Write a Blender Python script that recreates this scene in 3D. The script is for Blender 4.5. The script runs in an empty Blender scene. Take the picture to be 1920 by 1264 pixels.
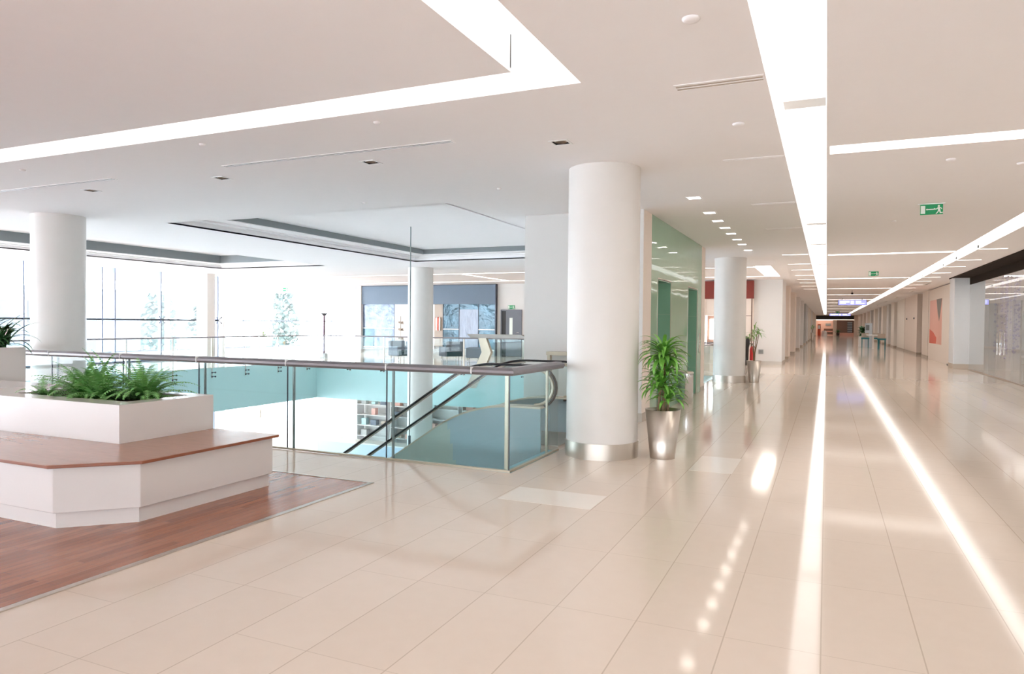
import bpy, math, random
from mathutils import Vector, Matrix
sc = bpy.context.scene
col = sc.collection
PI = math.pi

# ---------------------------------------------------------------- camera
cam_d = bpy.data.cameras.new('camera'); cam = bpy.data.objects.new('camera', cam_d); col.objects.link(cam)
def cam_basis(yaw, pitch, roll):
    f = Vector((math.sin(yaw)*math.cos(pitch), math.cos(yaw)*math.cos(pitch), -math.sin(pitch)))
    r = f.cross(Vector((0, 0, 1))).normalized(); u = r.cross(f)
    c, s = math.cos(roll), math.sin(roll)
    return f, c*r+s*u, -s*r+c*u
F_, R_, U_ = cam_basis(-.42080, .0198, .009298)
m = Matrix((R_, U_, -F_)).transposed().to_4x4(); m.translation = Vector((0, 0, 1.6))
cam.matrix_world = m
cam_d.sensor_width = 36; cam_d.lens = 1316.98/1920*36
cam_d.clip_start = .05; cam_d.clip_end = 500
sc.camera = cam

# ---------------------------------------------------------------- light levels
SKY = 8.5
COVE = 2.15
EXPOSURE = 0.70
sc.view_settings.view_transform = 'Standard'; sc.view_settings.look = 'None'
sc.view_settings.gamma = 1; sc.view_settings.use_curve_mapping = False
sc.view_settings.exposure = EXPOSURE
sc.cycles.transparent_max_bounces = 40
sc.cycles.max_bounces = 12; sc.cycles.diffuse_bounces = 7; sc.cycles.glossy_bounces = 6
w = bpy.data.worlds.new('sky'); sc.world = w; w.use_nodes = True
bg = w.node_tree.nodes['Background']; bg.inputs[0].default_value = (.86, .93, 1.0, 1); bg.inputs[1].default_value = SKY

# ---------------------------------------------------------------- materials
def new_mat(name):
    mt = bpy.data.materials.new(name); mt.use_nodes = True
    return mt, mt.node_tree, mt.node_tree.nodes['Principled BSDF']
def mat(name, rgb, rough=.5, metal=0, spec=.5, noise=0, nscale=6, bump=0, bscale=40, coat=0, aniso=0, stretch=None):
    mt, nt, p = new_mat(name)
    p.inputs['Base Color'].default_value = (*rgb, 1); p.inputs['Roughness'].default_value = rough
    p.inputs['Metallic'].default_value = metal; p.inputs['Specular IOR Level'].default_value = spec
    p.inputs['Coat Weight'].default_value = coat
    N, L = nt.nodes, nt.links
    tc = N.new('ShaderNodeTexCoord'); mp = N.new('ShaderNodeMapping'); L.new(tc.outputs['Object'], mp.inputs[0])
    if stretch: mp.inputs['Scale'].default_value = stretch
    if noise:
        nz = N.new('ShaderNodeTexNoise'); nz.inputs['Scale'].default_value = nscale; nz.inputs['Detail'].default_value = 5
        L.new(mp.outputs[0], nz.inputs['Vector'])
        mx = N.new('ShaderNodeMixRGB'); mx.inputs[1].default_value = (*[c*(1-noise) for c in rgb], 1)
        mx.inputs[2].default_value = (*[min(1, c*(1+noise)) for c in rgb], 1)
        L.new(nz.outputs[0], mx.inputs[0]); L.new(mx.outputs[0], p.inputs['Base Color'])
    if bump:
        nb = N.new('ShaderNodeTexNoise'); nb.inputs['Scale'].default_value = bscale; nb.inputs['Detail'].default_value = 3
        L.new(mp.outputs[0], nb.inputs['Vector'])
        b = N.new('ShaderNodeBump'); b.inputs['Strength'].default_value = bump; b.inputs['Distance'].default_value = .02
        L.new(nb.outputs[0], b.inputs['Height']); L.new(b.outputs[0], p.inputs['Normal'])
    return mt
def emit(name, rgb, s):
    mt = bpy.data.materials.new(name); mt.use_nodes = True; nt = mt.node_tree
    nt.nodes.clear(); e = nt.nodes.new('ShaderNodeEmission'); o = nt.nodes.new('ShaderNodeOutputMaterial')
    e.inputs[0].default_value = (*rgb, 1); e.inputs[1].default_value = s; nt.links.new(e.outputs[0], o.inputs[0])
    return mt
def glass(name, tint, ior=1.45, rough=.0, boost=1.0):
    mt = bpy.data.materials.new(name); mt.use_nodes = True; nt = mt.node_tree; N, L = nt.nodes, nt.links
    N.clear(); o = N.new('ShaderNodeOutputMaterial'); mx = N.new('ShaderNodeMixShader')
    t = N.new('ShaderNodeBsdfTransparent'); t.inputs[0].default_value = (*tint, 1)
    g = N.new('ShaderNodeBsdfGlossy'); g.inputs['Roughness'].default_value = rough
    fr = N.new('ShaderNodeFresnel'); fr.inputs[0].default_value = ior
    ge = N.new('ShaderNodeNewGeometry'); inv = N.new('ShaderNodeMath'); inv.operation = 'SUBTRACT'; inv.inputs[0].default_value = 1
    L.new(ge.outputs['Backfacing'], inv.inputs[1])
    mu = N.new('ShaderNodeMath'); mu.operation = 'MULTIPLY'; L.new(fr.outputs[0], mu.inputs[0]); L.new(inv.outputs[0], mu.inputs[1])
    m2 = N.new('ShaderNodeMath'); m2.operation = 'MULTIPLY'; m2.inputs[1].default_value = boost; m2.use_clamp = True
    L.new(mu.outputs[0], m2.inputs[0])
    L.new(m2.outputs[0], mx.inputs[0]); L.new(t.outputs[0], mx.inputs[1]); L.new(g.outputs[0], mx.inputs[2]); L.new(mx.outputs[0], o.inputs[0])
    return mt

def tile_floor():
    mt, nt, p = new_mat('polished_stone_tiles'); N, L = nt.nodes, nt.links
    tc = N.new('ShaderNodeTexCoord'); sp = N.new('ShaderNodeSeparateXYZ'); L.new(tc.outputs['Object'], sp.inputs[0])
    def M(op, a, b=None, clamp=False):
        n = N.new('ShaderNodeMath'); n.operation = op; n.use_clamp = clamp
        for i, v in enumerate((a, b)):
            if v is None: continue
            if isinstance(v, (int, float)): n.inputs[i].default_value = v
            else: L.new(v, n.inputs[i])
        return n.outputs[0]
    x = M('ADD', sp.outputs[0], 50*.4555); y = M('ADD', sp.outputs[1], 60*1.03-.62)
    cx = M('DIVIDE', x, .4555); ix = M('FLOOR', cx)
    # cross joints shift by half a tile from the left field
    left = M('LESS_THAN', sp.outputs[0], -1.82); pair = M('FLOOR', M('DIVIDE', ix, 2)); odd = M('MODULO', pair, 2)
    y2 = M('ADD', y, M('MULTIPLY', M('MULTIPLY', left, odd), .515))
    cy = M('DIVIDE', y2, 1.03); iy = M('FLOOR', cy)
    def joint(c, wd, size):
        f = M('FRACT', M('ADD', c, .5)); d = M('ABSOLUTE', M('SUBTRACT', f, .5))
        return M('LESS_THAN', M('MULTIPLY', d, size), wd)
    jx = joint(cx, .0035, .4555); jy = joint(cy, .0025, 1.03); j = M('MAXIMUM', jx, M('MULTIPLY', jy, .7))
    cmb = N.new('ShaderNodeCombineXYZ'); L.new(ix, cmb.inputs[0]); L.new(iy, cmb.inputs[1])
    wn = N.new('ShaderNodeTexWhiteNoise'); wn.noise_dimensions = '3D'; L.new(cmb.outputs[0], wn.inputs['Vector'])
    nz = N.new('ShaderNodeTexNoise'); nz.inputs['Scale'].default_value = 9; nz.inputs['Detail'].default_value = 6; L.new(tc.outputs['Object'], nz.inputs['Vector'])
    cr = N.new('ShaderNodeMixRGB'); cr.inputs[1].default_value = (.70, .60, .51, 1); cr.inputs[2].default_value = (.76, .66, .57, 1)
    L.new(M('ADD', M('MULTIPLY', wn.outputs[0], .35), M('MULTIPLY', nz.outputs[0], .6)), cr.inputs[0])
    mx = N.new('ShaderNodeMixRGB'); mx.inputs[2].default_value = (.42, .33, .25, 1)
    L.new(M('MULTIPLY', j, .55), mx.inputs[0]); L.new(cr.outputs[0], mx.inputs[1]); L.new(mx.outputs[0], p.inputs['Base Color'])
    p.inputs['Roughness'].default_value = .08; p.inputs['IOR'].default_value = 1.36
    nb = N.new('ShaderNodeTexNoise'); nb.inputs['Scale'].default_value = 1.6; nb.inputs['Detail'].default_value = 1; L.new(tc.outputs['Object'], nb.inputs['Vector'])
    b = N.new('ShaderNodeBump'); b.inputs['Strength'].default_value = .03; b.inputs['Distance'].default_value = .01
    L.new(nb.outputs[0], b.inputs['Height']); L.new(b.outputs[0], p.inputs['Normal'])
    return mt
def wood(name, c1, c2, rough, pw=.07, pl=.9, axis='Y'):
    mt, nt, p = new_mat(name); N, L = nt.nodes, nt.links
    tc = N.new('ShaderNodeTexCoord'); mp = N.new('ShaderNodeMapping'); L.new(tc.outputs['Object'], mp.inputs[0])
    if axis == 'Y': mp.inputs['Rotation'].default_value = (0, 0, PI/2)
    br = N.new('ShaderNodeTexBrick'); L.new(mp.outputs[0], br.inputs['Vector'])
    br.inputs['Scale'].default_value = 1; br.inputs['Brick Width'].default_value = pl; br.inputs['Row Height'].default_value = pw
    br.inputs['Mortar Size'].default_value = .0008; br.inputs['Color1'].default_value = (*c1, 1); br.inputs['Color2'].default_value = (*c2, 1)
    br.inputs['Mortar'].default_value = (*[c*.6 for c in c1], 1); br.offset = .37
    mp2 = N.new('ShaderNodeMapping'); L.new(mp.outputs[0], mp2.inputs[0]); mp2.inputs['Scale'].default_value = (2, 30, 30)
    nz = N.new('ShaderNodeTexNoise'); nz.inputs['Scale'].default_value = 2; nz.inputs['Detail'].default_value = 6; L.new(mp2.outputs[0], nz.inputs['Vector'])
    mx = N.new('ShaderNodeMixRGB'); mx.blend_type = 'MULTIPLY'; mx.inputs[0].default_value = .3
    rp = N.new('ShaderNodeValToRGB'); rp.color_ramp.elements[0].color = (.5, .45, .42, 1); rp.color_ramp.elements[1].color = (1.1, 1.1, 1.1, 1)
    rp.color_ramp.elements[0].position = .3; rp.color_ramp.elements[1].position = .65
    L.new(nz.outputs[0], rp.inputs[0]); L.new(br.outputs[0], mx.inputs[1]); L.new(rp.outputs[0], mx.inputs[2])
    L.new(mx.outputs[0], p.inputs['Base Color']); p.inputs['Roughness'].default_value = rough
    return mt

M_TILE = tile_floor()
M_WOODF = wood('red_brown_parquet', (.27, .09, .045), (.40, .155, .08), .2)
M_WOODB = mat('bench_timber', (.37, .185, .12), .2, noise=.14, nscale=5, stretch=(1, 9, 9))
M_WOODE = mat('bench_timber_edge', (.27, .085, .04), .3, noise=.15, nscale=12)
M_CEIL = mat('ceiling_paint', (.89, .865, .87), .95, noise=.01)
M_WALL = mat('wall_paint', (.76, .745, .73), .8, noise=.01)
M_WARM = mat('warm_wall_paint', (.86, .76, .68), .6, noise=.015)
M_CREAM = mat('cream_wall_paint', (.88, .81, .74), .6, noise=.015)
M_COL = mat('polished_plaster', (.76, .73, .70), .42, noise=.04, nscale=3, bump=.05, bscale=6)
M_LACQ = mat('white_lacquer', (.73, .69, .67), .12, noise=.005, coat=.3)
M_STEEL = mat('brushed_steel', (.60, .54, .48), .36, 1, noise=.04, nscale=20, stretch=(8, 8, .2))
M_CHROME = mat('polished_steel', (.72, .72, .72), .08, 1)
M_POST = mat('grey_green_post', (.30, .34, .34), .35, .5, noise=.03)
M_RAIL = mat('handrail_metal', (.27, .255, .27), .32, .7, noise=.02)
M_DARK = mat('dark_metal', (.07, .08, .10), .35, .6, noise=.05)
M_MULL = mat('blue_grey_mullion', (.18, .21, .30), .35, .4, noise=.03)
M_RUB = mat('black_rubber', (.02, .02, .025), .35, noise=.05)
M_TEALP = mat('teal_fascia_panel', (.52, .76, .77), .3, noise=.02, nscale=2)
M_BLUES = mat('blue_edge_strip', (.22, .52, .62), .3, noise=.02)
M_SAGE = mat('sage_cladding', (.42, .50, .46), .28, noise=.03, nscale=1.5)
M_SAGEB = mat('slate_blue_cladding', (.38, .50, .55), .22, noise=.03, nscale=1.5)
M_CHAMP = mat('champagne_metal', (.56, .50, .40), .35, .55, noise=.03)
M_GREYC = mat('grey_and_cove_shade', (.24, .26, .27), .8, noise=.03)  # dark grey; on the coffer reveals it paints in the shade
M_GREEN = mat('green_back_painted_glass', (.32, .52, .39), .035, noise=.02, nscale=2, bump=.22, bscale=1.1)
M_GREENJ = mat('green_jamb_glass', (.25, .48, .34), .12, noise=.02)
M_LIFT = mat('lift_door_steel', (.40, .43, .45), .3, .9, noise=.04)
M_BRONZ = mat('bronze_panel', (.20, .12, .09), .35, .3, noise=.05)
M_FASC = mat('slate_shop_fascia', (.145, .20, .27), .55, noise=.03)
M_RED = mat('dark_red_fascia', (.24, .03, .018), .5, noise=.04)
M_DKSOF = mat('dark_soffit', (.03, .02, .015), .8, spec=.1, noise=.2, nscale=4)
M_SKIRT = mat('stone_skirting', (.50, .42, .34), .3, noise=.05)
M_PIER = mat('pale_grey_pier', (.68, .69, .70), .4, noise=.02)
M_TAUPE = mat('taupe_panel', (.50, .42, .35), .5, noise=.04)
M_GREYG = mat('grey_shopfront_panel', (.46, .47, .46), .3, noise=.03)
M_DOOR = mat('grey_door_paint', (.14, .15, .18), .45, noise=.03)
M_WHITE = mat('white_paint', (.86, .86, .86), .5, noise=.005)
M_BLK = mat('black_paint', (.012, .011, .012), .5, noise=.1)
M_SOIL = mat('potting_soil', (.035, .02, .012), .95, noise=.5, nscale=60, bump=.6)
M_LEAF = mat('dracaena_leaf', (.16, .42, .06), .35, noise=.45, nscale=5)
M_LEAFY = mat('yellow_green_leaf', (.20, .42, .07), .4, noise=.4, nscale=6)
M_LEAFD = mat('dark_glossy_leaf', (.05, .15, .05), .3, noise=.4, nscale=6)
M_FERN = mat('fern_frond', (.17, .40, .11), .5, noise=.55, nscale=14)
M_BARK = mat('cane_bark', (.22, .15, .085), .8, noise=.4, nscale=30, bump=.4)
M_SIGNG = mat('exit_sign_green', (.0, .30, .10), .4, noise=.01)
M_SIGNW = mat('exit_sign_white', (.80, .86, .80), .4, noise=.01)
M_UPH = mat('grey_upholstery', (.22, .26, .32), .7, noise=.1, nscale=30)
M_UPHD = mat('dark_teal_upholstery', (.03, .08, .10), .7, noise=.1, nscale=30)
M_TEALC = mat('teal_chair_shell', (.02, .20, .24), .5, noise=.05)
M_PINK = mat('coral_pink_print', (.86, .50, .42), .5, noise=.03)
M_CORAL = mat('coral_red_print', (.75, .16, .11), .5, noise=.03)
M_PGREY = mat('olive_grey_print', (.24, .22, .19), .5, noise=.03)
M_BLUEC = mat('blue_cloth', (.06, .09, .30), .8, noise=.3, nscale=20)
M_ORANGE = mat('orange_red_stand', (.55, .08, .03), .4, noise=.1)
M_FIRE = mat('extinguisher_red', (.50, .02, .02), .3, noise=.02)
M_GROUND = mat('pale_paving', (.88, .89, .90), .8, noise=.03)
M_CAR = mat('white_car_paint', (.15, .17, .18), .3, noise=.01)
M_TREE = mat('tree_foliage_outside', (.075, .10, .09), .8, noise=.4)
M_CARPET = mat('pale_lower_floor', (.82, .84, .85), .15, noise=.02)
M_ARMF = mat('brown_patterned_floor', (.34, .20, .10), .4, noise=.4, nscale=10)
M_FILM = mat('wavy_mirror_film', (.05, .11, .15), .06, .2, noise=.97, nscale=1.6, bump=.9, bscale=3.2)
M_FILML = mat('pale_wavy_film', (.30, .36, .48), .08, 0, noise=.25, nscale=3, bump=.9, bscale=3.0, stretch=(3, 3, .6))
M_FILMP = mat('crinkled_print_film', (.15, .19, .27), .08, .2, noise=.97, nscale=2.6, bump=.9, bscale=5)
G_RAIL = glass('balustrade_glass', (.93, .975, .975), 1.45)
G_WIN = glass('window_glass', (.985, .995, 1.0), 1.35)
G_SHOP = glass('shopfront_glass', (.95, .965, .965), 1.55, boost=1.6)
E_COVE = emit('cove_light', (1, .955, .915), COVE)
E_SIDE = emit('side_cove_light', (1, .95, .90), 2.6)
E_THIN = emit('slot_light', (1, .93, .85), 6)
E_SPOT = emit('downlight_lens', (1, .93, .84), 11)
E_SHOP = emit('shop_ceiling_light', (1, .98, .96), 9)
E_WARM = emit('warm_shop_light', (1, .82, .66), 1.6)
E_SCR = emit('lavender_screen', (.36, .35, .95), 1.0)
E_SCRL = emit('pale_screen_text', (.62, .68, 1), 1.3)
E_EXIT = emit('lit_exit_white', (.8, .95, .85), 1.0)

# ---------------------------------------------------------------- mesh helper
class MB:
    def __init__(s): s.v = []; s.f = []; s.m = []; s.sm = []
    def add(s, vs, fs, mi=0, smooth=False):
        n = len(s.v); s.v += [tuple(v) for v in vs]
        for f in fs: s.f.append([i+n for i in f]); s.m.append(mi); s.sm.append(smooth)
        return s
    def box(s, x0, x1, y0, y1, z0, z1, mi=0):
        vs = [(x, y, z) for z in (z0, z1) for y in (y0, y1) for x in (x0, x1)]
        return s.add(vs, [(0, 2, 3, 1), (4, 5, 7, 6), (0, 1, 5, 4), (2, 6, 7, 3), (0, 4, 6, 2), (1, 3, 7, 5)], mi)
    def prism(s, poly, z0, z1, mi=0):
        n = len(poly); vs = [(x, y, z0) for x, y in poly]+[(x, y, z1) for x, y in poly]
        fs = [tuple(reversed(range(n))), tuple(range(n, 2*n))]+[(i, (i+1) % n, (i+1) % n+n, i+n) for i in range(n)]
        return s.add(vs, fs, mi)
    def ext(s, poly, axis, a, b, mi=0):
        """polygon in the plane across the axis, extruded from a to b"""
        def P(u, v, t): return (t, u, v) if axis == 'X' else ((u, t, v) if axis == 'Y' else (u, v, t))
        n = len(poly); vs = [P(u, v, a) for u, v in poly]+[P(u, v, b) for u, v in poly]
        fs = [tuple(reversed(range(n))), tuple(range(n, 2*n))]+[(i, (i+1) % n, (i+1) % n+n, i+n) for i in range(n)]
        return s.add(vs, fs, mi)
    def lathe(s, prof, c=(0, 0, 0), n=32, mi=0, smooth=True, caps=True):
        vs = []; fs = []
        for r, z in prof:
            for i in range(n):
                a = 2*PI*i/n; vs.append((c[0]+r*math.cos(a), c[1]+r*math.sin(a), c[2]+z))
        for k in range(len(prof)-1):
            for i in range(n):
                j = (i+1) % n; fs.append((k*n+i, k*n+j, (k+1)*n+j, (k+1)*n+i))
        s.add(vs, fs, mi, smooth)
        if caps:
            if prof[0][0] > 1e-4: s.add(vs[:n], [tuple(reversed(range(n)))], mi)
            if prof[-1][0] > 1e-4: s.add(vs[-n:], [tuple(range(n))], mi)
        return s
    def tube(s, pts, r, n=8, mi=0, smooth=True):
        pts = [Vector(p) for p in pts]; rs = r if isinstance(r, (list, tuple)) else [r]*len(pts)
        vs = []; fs = []; up = None
        for i, p in enumerate(pts):
            t = (pts[min(i+1, len(pts)-1)]-pts[max(i-1, 0)]).normalized()
            if up is None: up = Vector((0, 0, 1)) if abs(t.z) < .9 else Vector((1, 0, 0))
            a = t.cross(up).normalized(); b = a.cross(t).normalized(); up = b
            for k in range(n):
                an = 2*PI*k/n; vs.append(p+(a*math.cos(an)+b*math.sin(an))*rs[i])
        for i in range(len(pts)-1):
            for k in range(n):
                j = (k+1) % n; fs.append((i*n+k, i*n+j, (i+1)*n+j, (i+1)*n+k))
        fs.append(tuple(range(n))); fs.append(tuple(reversed(range((len(pts)-1)*n, len(pts)*n))))
        return s.add(vs, fs, mi, smooth)
    def sweep(s, pts, prof, mi=0, smooth=False):
        """profile (u across, v up) along a mostly level path"""
        pts = [Vector(p) for p in pts]; n = len(prof); vs = []; fs = []
        for i, p in enumerate(pts):
            d0 = (p-pts[i-1]) if i else (pts[1]-p); d1 = (pts[i+1]-p) if i < len(pts)-1 else (p-pts[i-1])
            d0.normalize(); d1.normalize(); t = (d0+d1).normalized()
            side = Vector((t.y, -t.x, 0))
            if side.length < 1e-4: side = Vector((0, -1, 0))
            side.normalize(); up = side.cross(t).normalized()
            h0 = Vector((d0.x, d0.y, 0)); k = 1.0
            if h0.length > .1:
                c = h0.normalized().dot(Vector((t.x, t.y, 0)).normalized()) if Vector((t.x, t.y, 0)).length > 1e-4 else 1
                k = 1/max(.5, c)
            for u, v in prof: vs.append(p+side*u*k+up*v)
        for i in range(len(pts)-1):
            for q in range(n):
                j = (q+1) % n; fs.append((i*n+q, i*n+j, (i+1)*n+j, (i+1)*n+q))
        fs.append(tuple(reversed(range(n)))); fs.append(tuple(range((len(pts)-1)*n, len(pts)*n)))
        return s.add(vs, fs, mi, smooth)
    def sphere(s, c, r, n=12, mi=0, sz=1):
        prof = [(max(1e-5, r*math.sin(PI*k/n)), -r*sz*math.cos(PI*k/n)) for k in range(n+1)]
        return s.lathe(prof, c, n*2 if n < 10 else n+6, mi, True, False)
    def build(s, name, mats, parent=None, loc=None, bevel=0):
        me = bpy.data.meshes.new(name); me.from_pydata(s.v, [], s.f); me.update()
        if not isinstance(mats, (list, tuple)): mats = [mats]
        for mm in mats: me.materials.append(mm)
        me.polygons.foreach_set('material_index', s.m); me.polygons.foreach_set('use_smooth', s.sm)
        ob = bpy.data.objects.new(name, me); col.objects.link(ob)
        if parent: ob.parent = parent
        if loc: ob.location = loc
        if bevel:
            b = ob.modifiers.new('edge', 'BEVEL'); b.width = bevel; b.segments = 2; b.limit_method = 'ANGLE'
        return ob
def tag(o, label, cat, group=None, kind=None):
    o['label'] = label; o['category'] = cat
    if group: o['group'] = group
    if kind: o['kind'] = kind
    return o
def thing(name, label, cat, loc=(0, 0, 0), group=None, rz=0):
    o = bpy.data.objects.new(name, None); col.objects.link(o); o.location = loc; o.rotation_euler = (0, 0, rz)
    o.empty_display_size = .1
    return tag(o, label, cat, group)
def struct(mb, name, m, label, parent=None, bevel=0):
    o = mb.build(name, m, parent, bevel=bevel)
    if not parent: o['kind'] = 'structure'; o['label'] = label; o['category'] = name.split('_')[0]
    return o
def sempty(name, label, cat):
    o = bpy.data.objects.new(name, None); col.objects.link(o); o['kind'] = 'structure'; o['label'] = label; o['category'] = cat
    return o
def copy_tree(o, parent=None):
    c = o.copy(); col.objects.link(c)
    if parent: c.parent = parent
    for ch in list(o.children): copy_tree(ch, c)
    return c
def plate(x0, x1, y0, y1, z0, z1, holes, mb=None, mi=0):
    """slab with rectangular holes; only outer faces"""
    mb = mb or MB()
    xs = sorted({x0, x1, *[v for h in holes for v in h[:2] if x0 < v < x1]}); ys = sorted({y0, y1, *[v for h in holes for v in h[2:4] if y0 < v < y1]})
    def solid(i, j):
        if i < 0 or j < 0 or i >= len(xs)-1 or j >= len(ys)-1: return False
        cx, cy = (xs[i]+xs[i+1])/2, (ys[j]+ys[j+1])/2; r = True
        for h in holes:
            if h[0] < cx < h[1] and h[2] < cy < h[3]: r = (len(h) > 4 and h[4])
        return r
    for i in range(len(xs)-1):
        for j in range(len(ys)-1):
            if not solid(i, j): continue
            a, b, c, d = xs[i], xs[i+1], ys[j], ys[j+1]
            mb.add([(a, c, z0), (a, d, z0), (b, d, z0), (b, c, z0)], [(0, 1, 2, 3)], mi)
            mb.add([(a, c, z1), (b, c, z1), (b, d, z1), (a, d, z1)], [(0, 1, 2, 3)], mi)
            if not solid(i-1, j): mb.add([(a, c, z0), (a, c, z1), (a, d, z1), (a, d, z0)], [(0, 1, 2, 3)], mi)
            if not solid(i+1, j): mb.add([(b, c, z0), (b, d, z0), (b, d, z1), (b, c, z1)], [(0, 1, 2, 3)], mi)
            if not solid(i, j-1): mb.add([(a, c, z0), (b, c, z0), (b, c, z1), (a, c, z1)], [(0, 1, 2, 3)], mi)
            if not solid(i, j+1): mb.add([(a, d, z0), (a, d, z1), (b, d, z1), (b, d, z0)], [(0, 1, 2, 3)], mi)
    return mb

CZ = 3.48          # ceiling height
LZ = -4.65         # lower floor
VX0, VX1, VY0, VY1 = -18.91, -3.05, 6.80, 22.84    # opening in the floor
COLX = (-2.50, -12.86); COLY = (8.31, 20.64)

# ================================================================ SETTING
EWX = 4.95
# floor
fl = plate(-31.5, EWX+5.05, -10, 140, -1.48, 0, [(VX0, VX1, VY0, VY1), (-31.5, -23.75, -10, 22.3), (-22.6, -4.6, 30.75, 140), (-31.5, -22.6, 37, 140), (-4.6, -3.0, 30.75, 140)])
struct(fl, 'floor', M_TILE, 'polished cream stone tile floor of the upper concourse')
lf = MB(); lf.box(-21, 0, 2, 28.5, LZ-.2, LZ)
struct(lf, 'floor', M_CARPET, 'pale shiny floor of the lower level seen through the opening')
gf = MB(); gf.box(-140, -21.02, -60, 140, LZ-.2, LZ-.0)
struct(gf, 'ground', M_GROUND, 'pale sunlit paving outside the tall windows')
wf = MB(); wf.box(-23.0, -4.09, -9, 5.75, .0, .004)
struct(wf, 'floor', M_WOODF, 'red brown parquet inset around the white bench')
tr = MB(); tr.box(-4.12, -4.07, -9, 5.78, .0, .007); tr.box(-23, -4.12, 5.75, 5.78, .0, .007)
struct(tr, 'trim_1', M_STEEL, 'thin metal strip around the edge of the parquet inset')
for k, q in enumerate([(-2.71, -1.83, 5.77, 6.28), (-1.36, -.90, 7.82, 8.75)]):
    t = MB(); t.box(q[0], q[1], q[2], q[3], .0, .0015)
    struct(t, 'trim_%d' % (k+2), mat('pale_floor_inlay_%d' % k, (.86, .80, .73), .06, noise=.02),
           ['pale rectangular floor inlay left of the big column', 'pale rectangular floor inlay right of the steel plant pot'][k])
# void edges
ed = MB()
ed.box(VX0-.03, VX0+.012, VY0-.03, VY1+.03, -1.50, -.01); ed.box(VX0, VX1, VY1-.012, VY1+.03, -1.50, -.01)
struct(ed, 'trim_4', M_TEALP, 'deep teal panelled edge of the floor slab across the opening')
ed = MB(); ed.box(VX1-.012, VX1+.03, VY0-.03, 8.3, -1.50, -.012); ed.box(VX0, VX1, VY0-.03, VY0+.012, -1.5, -.012); ed.box(VX1-.012, VX1+.03, 17.72, VY1, -1.5, -.012)
struct(ed, 'trim_5', M_TEALP, 'teal panelled slab edge below the near glass balustrade')
ed = MB(); ed.box(VX1-.16, VX1-.03, VY0+.04, 8.3, -.03, -.004); ed.box(VX1-.16, VX1-.03, 17.72, VY1, -.03, -.004)
struct(ed, 'trim_6', M_BLUES, 'blue strip along the foot of the near balustrade')
# escalator landing slab
ls = MB(); ls.box(-4.25, VX1, 8.3, 11.36, -.5, 0)
struct(ls, 'floor', M_TAUPE, 'landing slab at the head of the near escalator')

# ceiling with coves cut out
coveA = (-11.72, -5.5, 9.75, 18.75); coveB = (-20.2, -15.5, 2.0, 19.1)
TRX0, TRX1 = -.45, -.03
slots = []      # (x0,x1,y0,y1,label,group)
slots.append((2.90, 3.30, -4, 128, 'long white light trough running down the corridor above its right half', None))
for k, yy in enumerate((8.28, 20.45, 30.7, 38.9, 46.5, 55, 62.5, 72, 84, 98)):
    wdt = .19 if k == 0 else .17
    slots.append((.0+.002, 2.88, yy-wdt, yy+wdt, 'white slot light crossing the corridor ceiling, %s from the camera' % ('first nearest second third fourth fifth sixth seventh eighth ninth tenth'.split()[0] if k == 0 else 'second third fourth fifth sixth seventh eighth ninth tenth'.split()[k-1]), 'slot lights across the corridor ceiling'))
for k, yy in enumerate((20.05, 23.15, 25.6, 28.4, 30.8, 33.3, 36.1, 39.0)):
    wd = .07
    slots.append((3.32, 3.9, yy-wd, yy+wd, 'short slot light right of the long right trough, %s from the front' % 'first second third fourth fifth sixth seventh eighth'.split()[k], 'short slot lights on the right'))
    slots.append((-1.11, -.47, yy-wd, yy+wd, 'short slot light left of the central trough, %s from the front' % 'first second third fourth fifth sixth seventh eighth'.split()[k], 'short slot lights on the left'))
slots.append((-18.9, -2.16, 23.85, 24.03, 'thin slot light across the far gallery ceiling, nearer one', None))
slots.append((-22.4, -2.16, 28.45, 28.65, 'thin slot light across the far gallery ceiling above the shopfront', None))
slots.append((-2.16, -1.64, 23.5, 28.65, 'wide short light trough in the ceiling before the white pier', None))
slots.append((-13.05, -12.85, 24.05, 28.43, 'thin slot light joining the two across the far gallery', None))
RING = [(-13.5, -1.78, -3.0, 5.25), (-13.1, -2.19, -2.6, 4.83, True)]
SPOTY = (10.62, 12.12, 13.11, 14.09, 15.03, 16.1, 17.09, 18.47)
DL = [(-2.55, 6.89), (-4.93, 6.9), (-7.32, 6.93), (-9.83, 6.88)]
SPOTX = -1.82
DLS = .085
spots = [(SPOTX, y) for y in SPOTY]
holes = [coveA, coveB, (TRX0, TRX1, -8, 128)] + [s[:4] for s in slots] + RING + \
    [(x-.085, x+.085, y-.085, y+.085) for x, y in DL] + [(x-.10, x+.10, y-.095, y+.095) for x, y in spots]
cl = plate(-31.5, 4.28, -10, 132, CZ, CZ+.03, holes)
struct(cl, 'ceiling', M_CEIL, 'flat white plaster ceiling with recessed light troughs')
sof = MB(); sof.box(4.28, 4.95, -10, 31.6, CZ+.0, CZ+.03); sof.box(4.28, 4.30, -10, 31.6, CZ-.04, CZ+.03)
sof.box(4.93, 4.99, -10, 31.4, 3.22, CZ)
struct(sof, 'trim_7', M_DKSOF, 'dark bronze fascia and soffit above the glass shopfront on the right')
sf2 = MB(); sf2.box(4.28, 10, 31.6, 132, CZ, CZ+.03)
struct(sf2, 'ceiling', M_CEIL, 'ceiling strip over the right hand shop fronts')
# roof over everything so no daylight enters from above
rf = MB(); rf.box(-31.6, 10.2, -10.2, 132.2, 4.35, 4.5)
struct(rf, 'roof', M_WALL, 'roof slab above the ceiling')

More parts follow.
